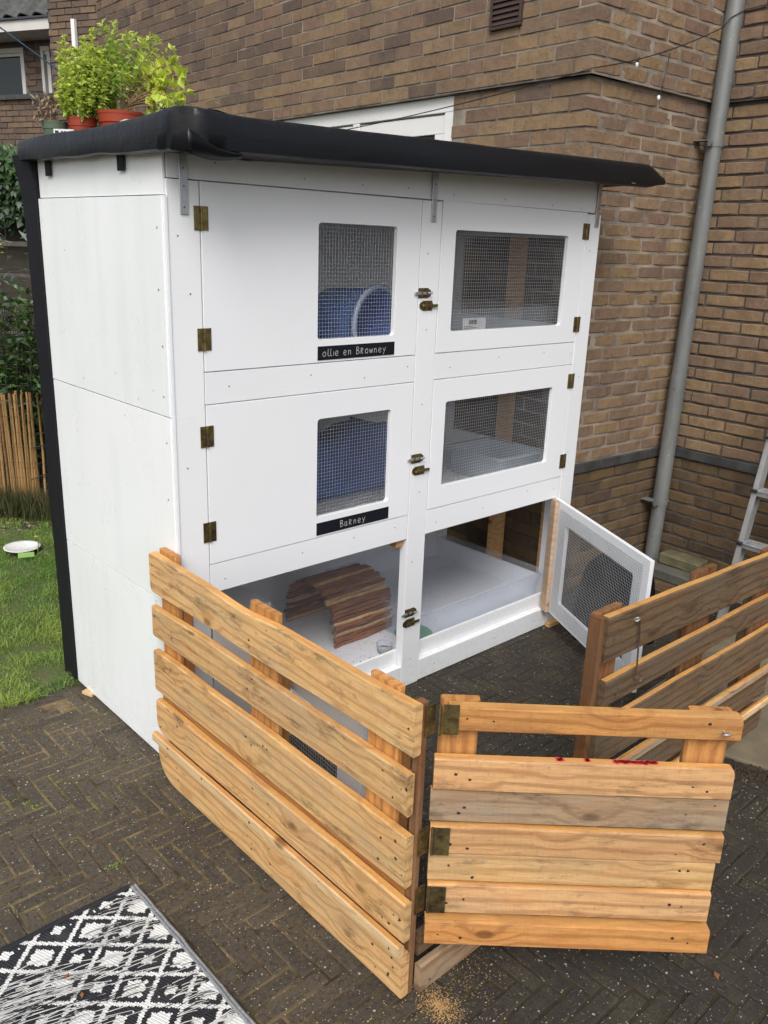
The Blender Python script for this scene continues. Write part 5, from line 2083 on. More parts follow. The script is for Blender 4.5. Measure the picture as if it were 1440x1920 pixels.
# stones and timber by the pipe foot
mb = MB(); 
vs, fs = chamfer_box(0.055, 0.12, 0.032, 0.007, 0.003, random.Random(8))
mb.add(vs, fs)
o = mb.build('loose_brick', M['mossbrick'], loc=(3.02, -0.155, 0.146)); o.rotation_euler = (0, 0, R(-2))
tag(o, 'mossy yellow brick lying on top of the slab by the downpipe foot', 'brick')
mb = MB(); vs, fs = chamfer_box(0.11, 0.20, 0.030, 0.006, 0.002, random.Random(9)); mb.add(vs, fs)
o = mb.build('stone_slab', M['slab'], loc=(2.99, -0.17, 0.083)); o.rotation_euler = (0, 0, R(-3))
tag(o, 'grey green concrete slab under the mossy brick', 'slab')
mb = MB(); vs, fs = chamfer_box(0.12, 0.22, 0.025, 0.003, 0.001, random.Random(10)); mb.add(vs, fs)
o = mb.build('timber_offcut', M['pinew'], loc=(2.965, -0.18, 0.0262))
tag(o, 'brown timber offcut at the bottom of the stone stack by the downpipe', 'timber')

# stepladder
ladw = 0.46
ladder = thing('stepladder', 'paint spotted aluminium stepladder by the right brick wall', 'ladder', (2.555, -0.60, 0), 0)
lean = R(14)


def lrail(y, x0, x1, z1, name, w=0.024, dpt=0.055, mat='alu'):
    mb = MB()
    a, b = Vector((x0, y, 0)), Vector((x1, y, z1))
    ang = math.atan2(b.x - a.x, b.z - a.z)
    Rm = Matrix.Rotation(ang, 3, 'Y')
    L = (b - a).length
    c = (a + b) / 2
    # channel section
    mb.box(c, (dpt, 0.003, L), Rm)
    mb.box(c + Rm @ Vector((-dpt / 2 + 0.0015, (-w / 2 if y < -0.2 else w / 2) * -1, 0)), (0.003, w, L), Rm)
    mb.box(c + Rm @ Vector((dpt / 2 - 0.0015, (-w / 2 if y < -0.2 else w / 2) * -1, 0)), (0.003, w, L), Rm)
    return mb.build(name, M[mat], ladder)


ZT = 1.5
lx = ZT * math.tan(lean)
lrail(0.0, 0, lx, ZT, 'front_rail')
lrail(-ladw, 0, lx, ZT, 'front_rail')
lrail(-0.02, 0.55, 0.42, 1.4, 'rear_rail', dpt=0.03)
lrail(-ladw + 0.02, 0.55, 0.42, 1.4, 'rear_rail', dpt=0.03)
for k in range(5):
    z = 0.22 + 0.25 * k
    x = z * math.tan(lean)
    mb = MB()
    mb.box((x + 0.01, -ladw / 2, z - 0.012), (0.085, ladw - 0.008, 0.022), ch=0.002)
    st = mb.build('step', M['alu'], ladder)
    mb = MB()
    mb.box((x + 0.008, -ladw / 2, z + 0.0015), (0.092, ladw - 0.03, 0.004), ch=0.001)
    mb.build('tread', M['tread'], st)
    for yy in (-0.012, -ladw + 0.012):
        mb = MB()
        mb.box((x - 0.038, yy, z + 0.001), (0.022, 0.028, 0.014), ch=0.003)
        mb.build('corner_cap', M['cable'], st)

# ---------------------------------------------------------------- plants in pots on the roof
def potm(name, label, cat, loc, r, h, mat, rim=0.008, group='flower pots on the hutch roof'):
    t = thing(name, label, cat, loc, 0, group)
    mb = MB()
    mb.lathe([(r * 0.72, 0), (r * 0.90, h * 0.62), (r * 0.94, h * 0.64), (r * 0.985, h * 0.90), (r, h * 0.90), (r * 1.02, h), (r * 0.95, h), (r * 0.90, h * 0.85)], (0, 0, 0), 36)
    mb.build('pot', mat, t, smooth=True, angle=40)
    mb = MB()
    mb.lathe([(0.001, h * 0.86), (r * 0.9, h * 0.85)], (0, 0, 0), 24)
    mb.build('soil', M['soil'], t)
    return t


def foliage(parent, name, mat, stems, nleaf, L, Wd, seed, mat_stem, rstem=0.0016, pair=False, spread=0.5, tone_fn=None, from_u=0.2, tip_cluster=0):
    r_ = np.random.default_rng(seed)
    P, Dv, Nv, Ls, Ws, Ts = [], [], [], [], [], []
    ms = MB()
    for pts in stems:
        pts = [Vector(p) for p in pts]
        # quadratic through three points
        a, b, c = pts
        curve = [a * (1 - u) ** 2 + b * 2 * u * (1 - u) + c * u * u for u in [k / 8 for k in range(9)]]
        ms.tube(curve, [rstem * (1 - 0.06 * k) for k in range(9)], 5, caps=False)
        for k in range(nleaf):
            u = from_u + (1 - from_u) * (k + r_.random()) / nleaf
            p = a * (1 - u) ** 2 + b * 2 * u * (1 - u) + c * u * u
            tan = ((b - a) * (1 - u) + (c - b) * u).normalized()
            az = r_.uniform(0, 2 * PI)
            for sgn in ((0, PI) if pair else (0,)):
                side = tan.cross(Vector((math.cos(az + sgn), math.sin(az + sgn), 0.2))).normalized()
                d = (side + tan * r_.uniform(0.1, 0.7) + Vector((0, 0, r_.uniform(-0.4, 0.5)))).normalized()
                P.append(p); Dv.append(d)
                Nv.append((r_.normal(0, 0.6), r_.normal(0, 0.6), 1.0))
                Ls.append(L * r_.uniform(0.6, 1.25)); Ws.append(Wd * r_.uniform(0.7, 1.2))
                Ts.append(min(1, max(0, tone_fn(p, u) + r_.normal(0, 0.18))) if tone_fn else r_.random())
        for k in range(tip_cluster):
            p = c
            d = Vector((r_.normal(0, 1), r_.normal(0, 1), r_.normal(0.6, 0.6))).normalized()
            P.append(p); Dv.append(d); Nv.append((r_.normal(0, .5), r_.normal(0, .5), 1.0))
            Ls.append(L * r_.uniform(0.4, 0.9)); Ws.append(Wd * r_.uniform(0.6, 1.0)); Ts.append(r_.random() * 0.5 + 0.3)
    v, f, t = leaf_mesh(np.array(P, float).reshape(-1, 3), np.array(Dv, float).reshape(-1, 3), np.array(Nv, float).reshape(-1, 3), np.array(Ls), np.array(Ws), np.array(Ts))
    o = np_obj(name, v, f, t, mat, parent)
    if mat_stem is not None:
        ms.build('stem', mat_stem, parent, smooth=True)
    return o


RV = Vector((0.73, -0.683, 0))          # picture right, used only to spread stems either way
BV = Vector((0.683, 0.73, 0))
rp = random.Random(77)
ZR = 2.088
p1 = potm('potted_plant', 'dense yellow green small leaved herb in the smaller red pot on the hutch roof', 'potted plant', (0.165, 0.875, ZR - 0.006), 0.052, 0.080, M['terra'])
st = []
for k in range(110):
    a = rp.uniform(0, 2 * PI)
    rr_ = math.sqrt(rp.random()) * 0.122
    ex, ey = rr_ * math.cos(a), rr_ * math.sin(a)
    top = RV * (ex * 0.85 + 0.022) + BV * ey * 0.8
    zt2 = 0.345 - 0.9 * (rr_ ** 2) * 6 + rp.uniform(-0.14, 0.02)
    st.append(((ex * 0.15, ey * 0.15, 0.07), (top.x * 0.9, top.y * 0.9, zt2 * 0.45), (top.x, top.y, max(0.09, zt2))))
foliage(p1, 'foliage', M['basil'], st, 36, 0.020, 0.014, 5, M['gstem'], 0.0011, tone_fn=lambda p, u: 0.25 + 0.55 * (p.z / 0.36), from_u=0.30, tip_cluster=10)
p2 = potm('potted_plant', 'large sprawling yellow green plant in the larger red pot on the hutch roof', 'potted plant', (0.262, 0.775, ZR - 0.006), 0.080, 0.100, M['terra'])
st = []
for (ex, ey, z, m_) in ((-0.05, 0, .37, .9), (-0.03, .03, .36, 1), (0.0, -.02, .375, 1), (0.03, .02, .35, 1), (0.06, 0, .34, 1), (0.10, .04, .34, 1), (.14, .0, .33, 1), (.18, .03, .31, 1), (.20, .0, .27, 1), (-.02, .05, .33, 1), (.05, .06, .30, 1), (.10, -.03, .27, 1), (.15, .04, .22, 1),
                          (-.04, .02, .30, 1), (0, .0, .28, 1), (.02, -.03, .22, 1), (-.03, -.02, .22, 1), (.04, .03, .18, 1), (-.08, .04, .30, 1), (.01, .07, .34, 1), (.08, .05, .34, 1), (.12, .02, .30, 1)):
    tp_ = RV * ex + BV * ey
    st.append(((tp_.x * 0.1, tp_.y * 0.1, 0.1), (tp_.x * 0.45, tp_.y * 0.45, z * 0.75), (tp_.x, tp_.y, z)))
foliage(p2, 'foliage', M['verb'], st, 13, 0.036, 0.014, 6, M['gstem'], 0.0014, pair=True, tone_fn=lambda p, u: 0.30 + 0.5 * max(0, p.dot(RV)) / 0.2, from_u=0.32, tip_cluster=5)
st = []
for k in range(15):
    e = RV * rp.uniform(0.13, 0.235) + BV * rp.uniform(-0.04, 0.05)
    z = rp.uniform(0.08, 0.26)
    st.append(((0, 0, 0.1), (e.x * 0.5, e.y * 0.5, z * 0.7 + 0.10), (e.x, e.y, z)))
foliage(p2, 'broad_foliage', leafmat('maple_leaf_yellow', (0.42, 0.60, 0.08), (0.74, 0.76, 0.14), 0.45, 0.4), st, 7, 0.048, 0.034, 8, M['stem'], 0.0022, tone_fn=lambda p, u: 0.6, from_u=0.55, tip_cluster=3)
st = []
for k in range(16):
    e = RV * rp.uniform(-0.02, 0.13) + BV * rp.uniform(-0.04, 0.04)
    st.append(((0, 0, 0.1), (e.x * 0.5, e.y * 0.5, 0.15), (e.x, e.y, rp.uniform(0.12, 0.20))))
foliage(p2, 'dry_stems', M['driedleaf'], st, 5, 0.022, 0.006, 9, M['stem'], 0.0013)
# a broad leaved shoot in front
st = [((-0.03, -0.02, 0.09), (-0.075, 0.03, 0.14), (-0.085, 0.05, 0.19))]
foliage(p2, 'shoot', M['dkleaf'], st, 7, 0.066, 0.036, 12, M['gstem'], 0.0018, from_u=0.4, tip_cluster=2)
p3 = potm('potted_plant', 'wilted dry plant in the grey green pot at the left back of the hutch roof', 'potted plant', (0.095, 0.945, ZR - 0.012), 0.046, 0.070, M['potgr'])
st = []
for k in range(16):
    e = RV * rp.uniform(-0.075, 0.03) + BV * rp.uniform(-0.04, 0.04)
    st.append(((0, 0, 0.06), (e.x * 0.5, e.y * 0.5, rp.uniform(0.13, 0.17)), (e.x, e.y, rp.uniform(0.06, 0.15))))
foliage(p3, 'foliage', M['driedleaf'], st, 8, 0.030, 0.010, 13, M['stem'], 0.0012, from_u=0.4, tip_cluster=3)
# silver plant near the front
sp = thing('silver_plant', 'small silvery green sprigs poking over the front roof corner', 'plant', (0.285, 0.35, ZR + 0.01))
st = []
for k in range(26):
    e = RV * rp.uniform(-0.10, 0.10) + BV * rp.uniform(-0.04, 0.04)
    st.append(((e.x * 0.6, e.y * 0.6, 0.0), (e.x * 0.8, e.y * 0.8, 0.03), (e.x, e.y, rp.uniform(0.035, 0.085))))
foliage(sp, 'foliage', M['silver'], st, 8, 0.018, 0.004, 14, M['gstem'], 0.001, tip_cluster=4)
mb = MB()
mb.box((0, 0, 0.012), (0.07, 0.012, 0.05), Matrix.Rotation(R(-43), 3, 'Z'))
o = tag(mb.build('plant_label', M['paper'], loc=(0.085, 0.845, ZR - 0.010)), 'white plant label with black print leaning on the pots', 'label')
mb = MB()
Rm = Matrix.Rotation(R(-43), 3, 'Z')
for (x, w, z, h) in ((-0.024, 0.012, 0.022, 0.02), (-0.006, 0.006, 0.026, 0.01), (0.004, 0.005, 0.026, 0.01), (0.013, 0.005, 0.024, 0.012), (0.0, 0.03, 0.008, 0.003)):
    mb.box(Rm @ Vector((x, -0.0064, z)), (w, 0.0008, h), Rm)
mb.build('label_print', M['ink'], o)
mb = MB()
mb.lathe([(0.001, 0.004), (0.034, 0.004), (0.037, 0.0), (0.037, -0.006), (0.001, -0.006)], (0, 0, 0), 28, rot=Matrix.Rotation(R(-43), 3, 'Z') @ Matrix.Rotation(R(80), 3, 'X'))
tag(mb.build('plastic_lid', simple('pale_green_lid', (0.42, 0.47, 0.38), rough=0.5), smooth=True, loc=(0.222, 0.655, ZR + 0.026), angle=40), 'round pale green plastic lid leaning against the larger red pot', 'lid')

# ---------------------------------------------------------------- garden at the back left
# ivy covered board fence
FD = Vector((0.73, -0.683, 0))
F0 = Vector((1.10, 4.10, 0))
bf = thing('board_fence', 'dark old fence of wide horizontal boards behind the garden shrubs', 'fence', F0, math.atan2(FD.y, FD.x))
rs = random.Random(3)
for k in range(9):
    z0 = 0.05 + k * 0.205
    mb = board(3.4, 0.185 if k < 8 else 0.16, 0.022, 200 + k, wav=0.006, n=10)
    o = mb.build('board', [M['planks'], M['nail']], bf, loc=(-2.0, 0.02 * (k % 2), z0 + 0.09))
ivy = thing('ivy_hedge', 'dark green ivy hanging over the top of the old board fence', 'ivy', F0, math.atan2(FD.y, FD.x))
n = 5200
ux = RNG.uniform(-1.3, 0.75, n)
uz = 1.78 + 0.60 * RNG.random(n) ** 0.8
lump = np.array([mn.noise(Vector((a * 3.0, c * 3.0, 2.0))) for a, c in zip(ux, uz)])
topz = 2.33 + 0.05 * np.array([mn.noise(Vector((a * 3.0, 0, 9.0))) for a in ux])
kp = (uz < topz) & (uz > 1.80 + 0.05 * lump)
uy = -0.10 - 0.16 * (lump + 0.3) - 0.05 * RNG.random(n) + 0.25 * (np.maximum(0, uz - 2.22) / 0.1) * RNG.random(n)
P = np.stack([ux, uy, uz], 1)[kp]
n = len(P)
Dv = np.stack([RNG.normal(0, 0.5, n), RNG.normal(-0.5, 0.3, n), RNG.normal(-0.8, 0.35, n)], 1)
Nv = np.stack([RNG.normal(0, 0.35, n), RNG.normal(-1, 0.25, n), RNG.normal(0.75, 0.35, n)], 1)
tn = np.clip(0.25 + 0.6 * (P[:, 2] - 1.9) / 0.45 + 0.4 * lump[kp] + RNG.normal(0, 0.15, n), 0, 1)
v, f, t = leaf_mesh(P, Dv, Nv, RNG.uniform(0.035, 0.065, n), RNG.uniform(0.03, 0.055, n), tn, 0.12)
np_obj('foliage', v, f, t, M['ivy'], ivy)
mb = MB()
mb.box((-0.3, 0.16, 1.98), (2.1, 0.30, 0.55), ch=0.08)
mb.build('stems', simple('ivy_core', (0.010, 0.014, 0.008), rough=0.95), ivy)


def shrub(name, label, base, clumps, mat, nl, L, Wd, seed, mat2=None, yl=0):
    t = thing(name, label, 'shrub', base, 0, 'shrubs along the back fence')
    r_ = random.Random(seed)
    st = []
    for (ex, ey, z) in clumps:
        e = RV * ex + BV * ey
        st.append(((e.x * 0.3, e.y * 0.3, 0.0), (e.x * 0.8, e.y * 0.8, z * 0.6), (e.x, e.y, z)))
    foliage(t, 'foliage', mat, st, nl, L, Wd, seed, M['planks'], 0.0028, tone_fn=lambda p, u: 0.3 + 0.4 * u, from_u=0.35, tip_cluster=5)
    if yl:
        st2 = []
        for (ex, ey, z) in r_.sample(clumps, yl):
            e = RV * ex + BV * ey
            st2.append(((e.x, e.y, z - 0.01), (e.x, e.y, z + 0.02), (e.x, e.y, z + 0.05)))
        foliage(t, 'young_shoots', M['young'], st2, 3, L * 0.6, Wd * 0.7, seed + 1, None, tip_cluster=6)
    return t


rq = random.Random(55)
cl = [(rq.uniform(-0.45, 0.30), rq.uniform(-0.2, 0.15), rq.uniform(0.75, 1.42)) for k in range(120)]
shrub('rhododendron', 'glossy green broad leaved shrub in front of the old board fence', (0.80, 3.62, 0.0), cl, M['rhodo'], 18, 0.080, 0.032, 61, yl=10)
cl = [(rq.uniform(-0.40, 0.20), rq.uniform(-0.1, 0.1), rq.uniform(1.25, 1.92)) for k in range(26)]
shrub('willow_shrub', 'grey leaved shrub with long narrow leaves rising above the glossy green one', (0.78, 3.60, 0.0), cl, M['willow'], 10, 0.115, 0.028, 62, yl=4)
cl = [(rq.uniform(-0.45, 0.25), rq.uniform(-0.1, 0.15), rq.uniform(0.30, 0.85)) for k in range(60)]
shrub('dark_shrub', 'low dark leaved shrub behind the bamboo cane screen', (0.74, 3.55, 0.0), cl, M['ivy'], 14, 0.13, 0.02, 63)

# bamboo cane screen
BD0, BD1 = Vector((0.20, 3.62, 0)), Vector((0.735, 3.17, 0))
bs = thing('cane_screen', 'low screen of split bamboo canes tied with wire', 'cane screen', BD0)
mb0 = MB()
mb0.tube([(0, 0, 0), (0, 0, 0.4), (0, 0, 0.8)], [0.0095, 0.009, 0.0075], 7)
cme = bpy.data.meshes.new('cane')
cme.from_pydata(mb0.v, [], mb0.f)
cme.materials.append(M['cane'])
nc = 42
for k in range(nc):
    u = k / (nc - 1)
    p = (BD1 - BD0) * u
    o = inst('cane', cme, bs, (p.x + rs.uniform(-.003, .003), p.y + rs.uniform(-.006, .006), 0), rot=(rs.uniform(-.02, .02), rs.uniform(-.03, .03), rs.uniform(0, 6)))
    o.scale = (rs.uniform(0.75, 1.15), rs.uniform(0.75, 1.15), (0.90 + 0.11 * u) * rs.uniform(0.98, 1.02))
mb = MB()
for z in (0.14, 0.30, 0.48, 0.60, 0.69):
    pts = []
    for k in range(60):
        u = k / 59
        p = (BD1 - BD0) * u
        pts.append((p.x - 0.009 * (1 if k % 2 else -0.3), p.y - 0.010 * (1 if k % 2 else -0.3), z + 0.01 * math.sin(u * 9 + z * 20)))
    mb.tube(pts, 0.0014, 4)
mb.build('tie_wire', M['nail'], bs)

# wire netting between stakes
wn_ = thing('wire_fence', 'sagging wire netting tied to grey stakes beside the cane screen', 'fence', (0.735, 3.17, 0))
mb = MB()
mb.tube([(0.012, -0.06, 0), (0.035, -0.03, 0.40), (0.030, -0.03, 0.80)], [0.008, 0.009, 0.007], 7)
mb.build('stake', M['cane'], wn_, smooth=True)
mb = MB()
mb.tube([(0.115, -0.16, 0), (0.095, -0.13, 0.45), (0.07, -0.10, 0.83)], [0.016, 0.019, 0.018], 8)
mb.build('stake', M['greystake'], wn_, smooth=True)
mb = MB()
for k in range(9):
    z = 0.06 + k * 0.10
    mb.tube([(-0.6, 0.45, z), (0.0, -0.04, z - 0.012), (0.05, -0.08, z + 0.01 * math.sin(k)), (0.16, -0.18, z), (0.5, -0.45, z)], 0.0011, 4)
for k in range(22):
    u = k / 21
    x, y = -0.6 + 1.1 * u, 0.45 - 0.90 * u
    mb.tube([(x, y - 0.012, 0.02), (x + 0.008, y - 0.018, 0.5), (x, y - 0.012, 1.05)], 0.0009, 4)
kind(mb.build('netting', M['nail'], wn_), 'stuff')
mb = MB()
mb.tube([(-0.03, -0.01, 0.445), (0.03, -0.06, 0.47), (0.07, -0.125, 0.46), (0.13, -0.16, 0.462)], 0.0032, 6)
mb.tube([(-0.05, -0.0, 0.235), (0.02, -0.06, 0.275), (0.07, -0.125, 0.28), (0.14, -0.17, 0.262)], 0.0032, 6)
mb.build('black_tie', M['cable'], wn_, smooth=True)
# tall grass before the cane screen
n = 2600
u = RNG.random(n)
P = np.stack([0.10 + 0.62 * u, 3.55 - 0.50 * u + RNG.normal(0, 0.05, n) - 0.06, np.zeros(n)], 1)
Dv = np.stack([RNG.normal(0, 0.16, n), RNG.normal(0, 0.16, n), np.ones(n)], 1)
v, f, t = leaf_mesh(P, Dv, RNG.normal(0, 1, (n, 3)), RNG.uniform(0.10, 0.30, n), RNG.uniform(0.003, 0.006, n), RNG.random(n), 0.1)
kind(tag(np_obj('tall_grass', v, f, t, M['tallgrass']), 'tall rough grass at the foot of the cane screen', 'grass'), 'stuff')
# leaf litter
n = 2500
P = np.stack([RNG.uniform(0.4, 2.2, n), RNG.uniform(2.9, 4.4, n), np.full(n, 0.008)], 1)
Dv = np.stack([RNG.normal(0, 1, n), RNG.normal(0, 1, n), RNG.normal(0, 0.3, n)], 1)
v, f, t = leaf_mesh(P, Dv, np.stack([RNG.normal(0, .4, n), RNG.normal(0, .4, n), np.ones(n)], 1), RNG.uniform(0.02, 0.05, n), RNG.uniform(0.01, 0.02, n), RNG.random(n), 0.2)
kind(tag(np_obj('leaf_litter', v, f, t, M['driedleaf']), 'dry brown leaf litter under the shrubs', 'leaves'), 'stuff')

# plate on the lawn
mb = MB()
mb.lathe([(0.001, 0.016), (0.055, 0.016), (0.088, 0.030), (0.100, 0.034), (0.100, 0.030), (0.088, 0.024), (0.055, 0.008), (0.001, 0.008)], (0, 0, 0), 40)
tag(mb.build('plate', M['ceramic'], smooth=True, loc=(0.365, 2.50, 0.012)), 'round white plate lying on the lawn', 'plate')
mb = MB()
mb.box((0, 0, 0), (0.085, 0.035, 0.002), Matrix.Rotation(R(-20), 3, 'Z') @ Matrix.Rotation(R(30), 3, 'X'))
tag(mb.build('leaf_piece', M['lgreen'], loc=(0.33, 2.345, 0.045)), 'light green flat leaf piece in front of the white plate', 'leaf')
st = [((0.0, 0.0, 0.0), (0.05, -0.03, 0.03), (0.13, -0.08, 0.02)), ((0.0, 0.0, 0.0), (0.05, 0.0, 0.035), (0.11, 0.0, 0.03)), ((0.0, 0.0, 0.0), (0.02, 0.03, 0.05), (0.04, 0.08, 0.08))]
tw = thing('green_sprig', 'thin green sprig lying beside the white plate', 'sprig', (0.40, 2.36, 0.03))
foliage(tw, 'sprig_leaves', M['basil'], st, 5, 0.03, 0.008, 71, M['gstem'], 0.0022)

mb = MB()
vs, fs = [], []
px0 = [(1.60, -1.16), (1.64, -1.30), (3.20, -1.36), (3.20, -0.62), (1.52, -0.70), (1.55, -0.95)]
for zz in (0.012, -0.03):
    vs += [(x, y, zz) for x, y in px0]
n = len(px0)
fs = [tuple(range(n))] + [(k, n + k, n + (k + 1) % n, (k + 1) % n) for k in range(n)]
mb.add(vs, fs)
kind(mb.build('concrete_path', simple('sandy_concrete', (0.185, 0.150, 0.095), (0.110, 0.092, 0.058), 9, 0.9, bump=0.5, bscale=70), bevel=0.006), 'structure')
mb = MB()
rs = random.Random(61)
for k in range(170):
    x = 1.56 + rs.gauss(0, 0.035)
    y = -1.24 + rs.gauss(0, 0.055)
    sz_ = rs.uniform(0.003, 0.011)
    mb.box((x, y, sz_ * 0.4), (sz_, sz_ * rs.uniform(.6, 1), sz_ * .8), Matrix.Rotation(rs.uniform(0, 3), 3, (rs.random(), rs.random(), rs.random())), ch=sz_ * 0.25)
kind(tag(mb.build('soil_clods', M['soil']), 'dark soil crumbs along the edge of the sandy concrete at the right', 'soil'), 'stuff')

# ---------------------------------------------------------------- rug
def rug_mat():
    m, t = nt('woven_rug')
    g = G(t)
    tc = g.n('TexCoord').outputs['Object']
    sp_ = g.n('SeparateXYZ', i_0=tc)
    X, Y = sp_.outputs[0], sp_.outputs[1]
    # weave steps
    sx, sy = 0.0042, 0.0052
    qx = g.math('MULTIPLY', g.math('FLOOR', g.math('DIVIDE', X, sx)), sx)
    qy = g.math('MULTIPLY', g.math('FLOOR', g.math('DIVIDE', Y, sy)), sy)
    nz = g.n('TexNoise', i_Vector=g.n('CombineXYZ', i_0=qx, i_1=qy).outputs[0], i_Scale=90.0, i_Detail=1.0).outputs[0]
    qx = g.math('ADD', qx, g.math('MULTIPLY', g.math('SUBTRACT', nz, 0.5), 0.005))
    a = g.math('DIVIDE', qx, 0.135)
    b = g.math('DIVIDE', qy, 0.121)
    u = g.math('ADD', a, b)
    v = g.math('SUBTRACT', a, b)
    fu = g.math('ABSOLUTE', g.math('SUBTRACT', g.math('FRACT', u), 0.5))     # 0 at the lattice line, .5 at the star
    fv = g.math('ABSOLUTE', g.math('SUBTRACT', g.math('FRACT', v), 0.5))
    line = g.math('LESS_THAN', g.math('MINIMUM', fu, fv), 0.062)
    du = g.math('SUBTRACT', 0.5, fu)
    dv = g.math('SUBTRACT', 0.5, fv)
    dist = g.math('MAXIMUM', du, dv)
    ell = g.math('ADD', du, dv)
    # alternate large and small stars
    par = g.math('FRACT', g.math('MULTIPLY', g.math('ROUND', g.math('ADD', u, v)), 0.5))
    sz = g.math('MULTIPLY_ADD', par, -0.30, 0.345)
    jag = g.math('MULTIPLY', g.math('PINGPONG', qx, 0.0084), 6.0)
    star = g.math('LESS_THAN', g.math('ADD', dist, g.math('ADD', g.math('MULTIPLY', ell, 0.12), jag)), sz)
    w = g.math('MAXIMUM', line, star)
    # rib shading in the yarn itself
    rib = g.math('PINGPONG', Y, 0.0026)
    rib2 = g.math('PINGPONG', g.math('ADD', X, g.math('MULTIPLY', Y, 0.4)), 0.0042)
    col = g.mix(w, (0.013, 0.015, 0.020), (0.76, 0.76, 0.74))
    dirt = g.noise(tc, 14, 5, 0.6)
    col = g.mix(g.math('MULTIPLY', g.step(dirt, 0.5, 0.75), 0.18), col, (0.20, 0.19, 0.17))
    h = g.math('ADD', g.math('MULTIPLY', rib, 300), g.math('MULTIPLY', rib2, 150))
    g.out(col, 0.62, 0, g.bump(h, 0.9, 0.0022), 0.4)
    return m


rug = thing('outdoor_rug', 'black and white diamond patterned woven outdoor rug with frayed strands', 'rug', (-0.545, -0.433, 0.0))
mb = MB()
nxr, nyr = 40, 50
vs, fs = [], []
for j in range(nyr + 1):
    for i in range(nxr + 1):
        x = -1.2 + (1.2 + 0.155) * i / nxr
        y = -1.4 + (1.4 + 0.082) * j / nyr
        z = 0.0095 + 0.0035 * mn.noise(Vector((x * 5, y * 5, 0))) + (0.004 * mn.noise(Vector((y * 9, 1, 1))) if i == nxr else 0)
        xe = x + (0.006 * mn.noise(Vector((y * 8, 3, 3))) if i == nxr else 0)
        vs.append((xe, y, z))
for j in range(nyr):
    for i in range(nxr):
        a = j * (nxr + 1) + i
        fs.append((a, a + 1, a + nxr + 2, a + nxr + 1))
mb.add(vs, fs)
o = mb.build('woven_field', rug_mat(), rug, smooth=True)
# side binding (grey ribbed) and dark end hem
hem_m = simple('rug_binding', (0.36, 0.37, 0.38), (0.05, 0.052, 0.06), 160, 0.6, bump=0.6, bscale=240, stretch=(1, 4, 1))
hem_k = simple('rug_end_hem', (0.022, 0.023, 0.026), rough=0.65)
for off in (0.0, 0.0085):
    pts = []
    for k in range(70):
        y = 0.080 - 1.5 * k / 69
        pts.append((0.158 + off + 0.005 * mn.noise(Vector((y * 8, 3, 3))) + 0.002 * mn.noise(Vector((y * 20, off * 90, 3))), y, 0.011 + 0.003 * mn.noise(Vector((y * 6, 1, off * 50)))))
    mb = MB()
    mb.tube(pts, 0.0046, 8)
    mb.build('binding', hem_m, rug, smooth=True)
pts = [(0.150 - 1.35 * k / 39, 0.088 + 0.004 * mn.noise(Vector((k * 0.3, 1, 1))), 0.008) for k in range(40)]
mb = MB()
vs, fs = [], []
for k, (x, y, z) in enumerate(pts):
    vs += [(x, y - 0.009, z + 0.004), (x, y + 0.008, z + 0.004), (x, y + 0.012, z - 0.006)]
for k in range(39):
    for j in range(2):
        a = k * 3 + j
        fs.append((a, a + 1, a + 4, a + 3))
mb.add(vs, fs)
mb.build('end_hem', hem_k, rug, smooth=True)
# frayed strands lying over the field, all combed one way
mbw, mbk = MB(), MB()
rs = random.Random(99)
for (cx, cy, sx_, sy_, n, Lm) in ((-0.16, -0.050, 0.10, 0.012, 14, 0.08), (0.110, 0.028, 0.035, 0.012, 34, 0.06), (-0.22, -0.125, 0.10, 0.040, 120, 0.15), (0.05, -0.075, 0.06, 0.03, 34, 0.07), (0.02, -0.03, 0.04, 0.010, 22, 0.06), (0.12, -0.31, 0.05, 0.06, 60, 0.06), (0.06, -0.14, 0.06, 0.02, 22, 0.06), (-0.16, -0.23, 0.10, 0.035, 50, 0.13), (0.10, -0.42, 0.06, 0.06, 60, 0.06)):
    for k in range(n):
        x = cx + rs.gauss(0, sx_)
        y = cy + rs.gauss(0, sy_)
        if y > 0.075 or x > 0.15:
            continue
        L = Lm * rs.uniform(0.4, 1.2)
        a = R(-16 + rs.gauss(0, 5))
        bend = rs.gauss(0, 0.06)
        w = rs.uniform(0.0007, 0.0014)
        q = []
        for j in range(5):
            u = j / 4 - 0.5
            p = Vector((x + math.cos(a + bend * u) * L * u, y + math.sin(a + bend * u * 2) * L * u, 0.0142 + 0.004 * math.sin(PI * (u + 0.5)) + rs.uniform(0, 0.001)))
            if p.x > 0.152:
                p.x = 0.152
            q.append(p)
        tgt = mbw if rs.random() < 0.62 else mbk
        sd = Vector((-math.sin(a), math.cos(a), 0)) * w
        vv = []
        for p in q:
            vv += [p - sd, p + sd]
        tgt.add(vv, [(2 * j, 2 * j + 2, 2 * j + 3, 2 * j + 1) for j in range(4)])
kind(mbw.build('white_strands', M['strandw'], rug), 'stuff')
kind(mbk.build('black_strands', M['strandk'], rug), 'stuff')

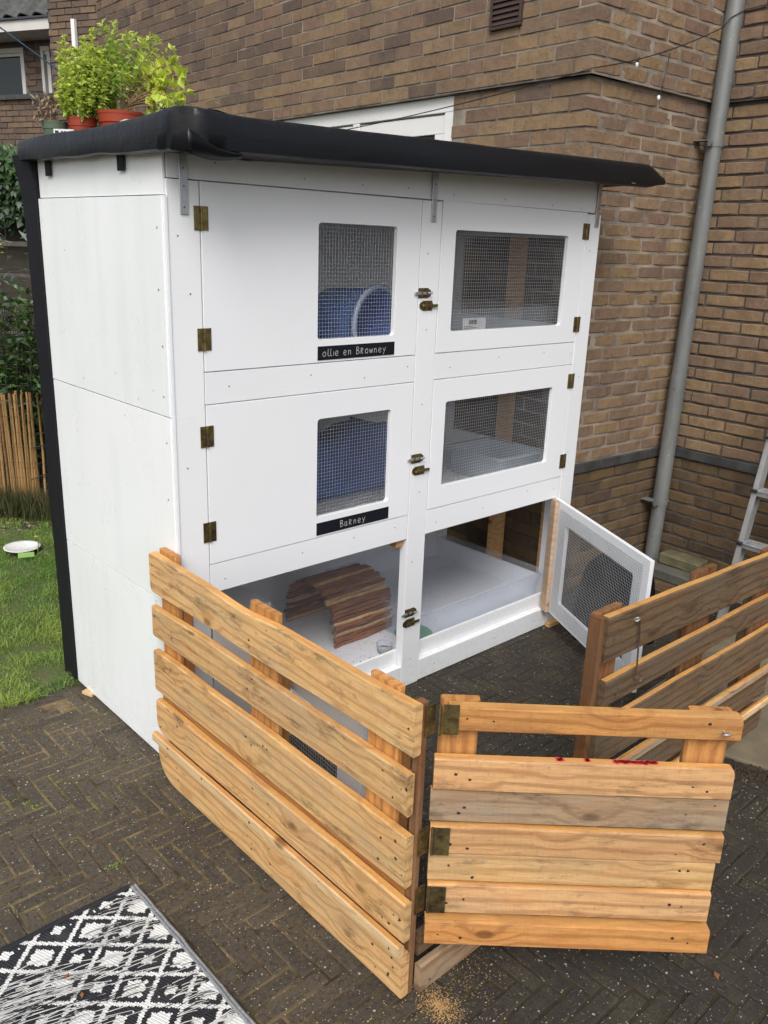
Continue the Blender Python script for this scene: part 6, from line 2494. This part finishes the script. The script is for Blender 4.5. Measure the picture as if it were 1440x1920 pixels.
# ---------------------------------------------------------------- small litter on the paving
V, F, off = [], [], 0
n = 1500
rr_ = RNG.random(n) ** 1.6
a = RNG.uniform(0, 2 * PI, n)
P = np.stack([0.02 + 0.05 * rr_ * np.cos(a) - 0.02, -1.195 + 0.07 * rr_ * np.sin(a), np.full(n, 0.002)], 1)
P2 = np.stack([RNG.normal(0.08, 0.09, n // 3), RNG.normal(-1.19, 0.06, n // 3), np.full(n // 3, 0.002)], 1)
P = np.vstack([P, P2])
n = len(P)
Dv = RNG.normal(0, 1, (n, 3)); Dv[:, 2] *= 0.3
v, f, t = leaf_mesh(P, Dv, np.tile([0, 0, 1.0], (n, 1)) + RNG.normal(0, .3, (n, 3)), RNG.uniform(0.002, 0.006, n), RNG.uniform(0.001, 0.003, n), RNG.random(n))
kind(tag(np_obj('sawdust', v, f, t, M['saw']), 'small spill of yellow sawdust at the foot of the gate post', 'sawdust'), 'stuff')
n = 500
P = np.stack([RNG.uniform(-1.0, 1.9, n), RNG.uniform(-2.3, 0.75, n), np.full(n, 0.003)], 1)
kp = ~((P[:, 0] > -0.03) & (P[:, 1] > -0.02)) & ~((P[:, 0] < -0.36) & (P[:, 1] < -0.34))
P = P[kp]; n = len(P)
Dv = RNG.normal(0, 1, (n, 3)); Dv[:, 2] *= 0.1
v, f, t = leaf_mesh(P, Dv, np.tile([0, 0, 1.0], (n, 1)), RNG.uniform(0.004, 0.012, n), RNG.uniform(0.0006, 0.0018, n), RNG.random(n))
kind(tag(np_obj('wood_slivers', v, f, t, M['saw']), 'tiny wood slivers scattered over the dark paving', 'slivers'), 'stuff')


def dleaf(x, y, z, az, s, lab):
    P = np.array([[x, y, z]]); Dv = np.array([[math.cos(az), math.sin(az), 0.1]])
    v, f, t = leaf_mesh(P, Dv, np.array([[0, 0, 1.0]]), np.array([s]), np.array([s * 0.5]), np.array([0.5]))
    tag(np_obj('dead_leaf', v, f, t, M['deadleaf']), lab, 'leaf', 'dead leaves on the ground')


dleaf(-0.665, -0.545, 0.019, 0.6, 0.022, 'tan dead leaf lying on the left of the patterned rug')
dleaf(-0.655, -0.625, 0.019, 1.2, 0.020, 'small reddish dead leaf near the bottom edge of the rug')
dleaf(0.60, -1.61, 0.004, 0.8, 0.03, 'reddish dead leaf on the paving beyond the free end of the gate')
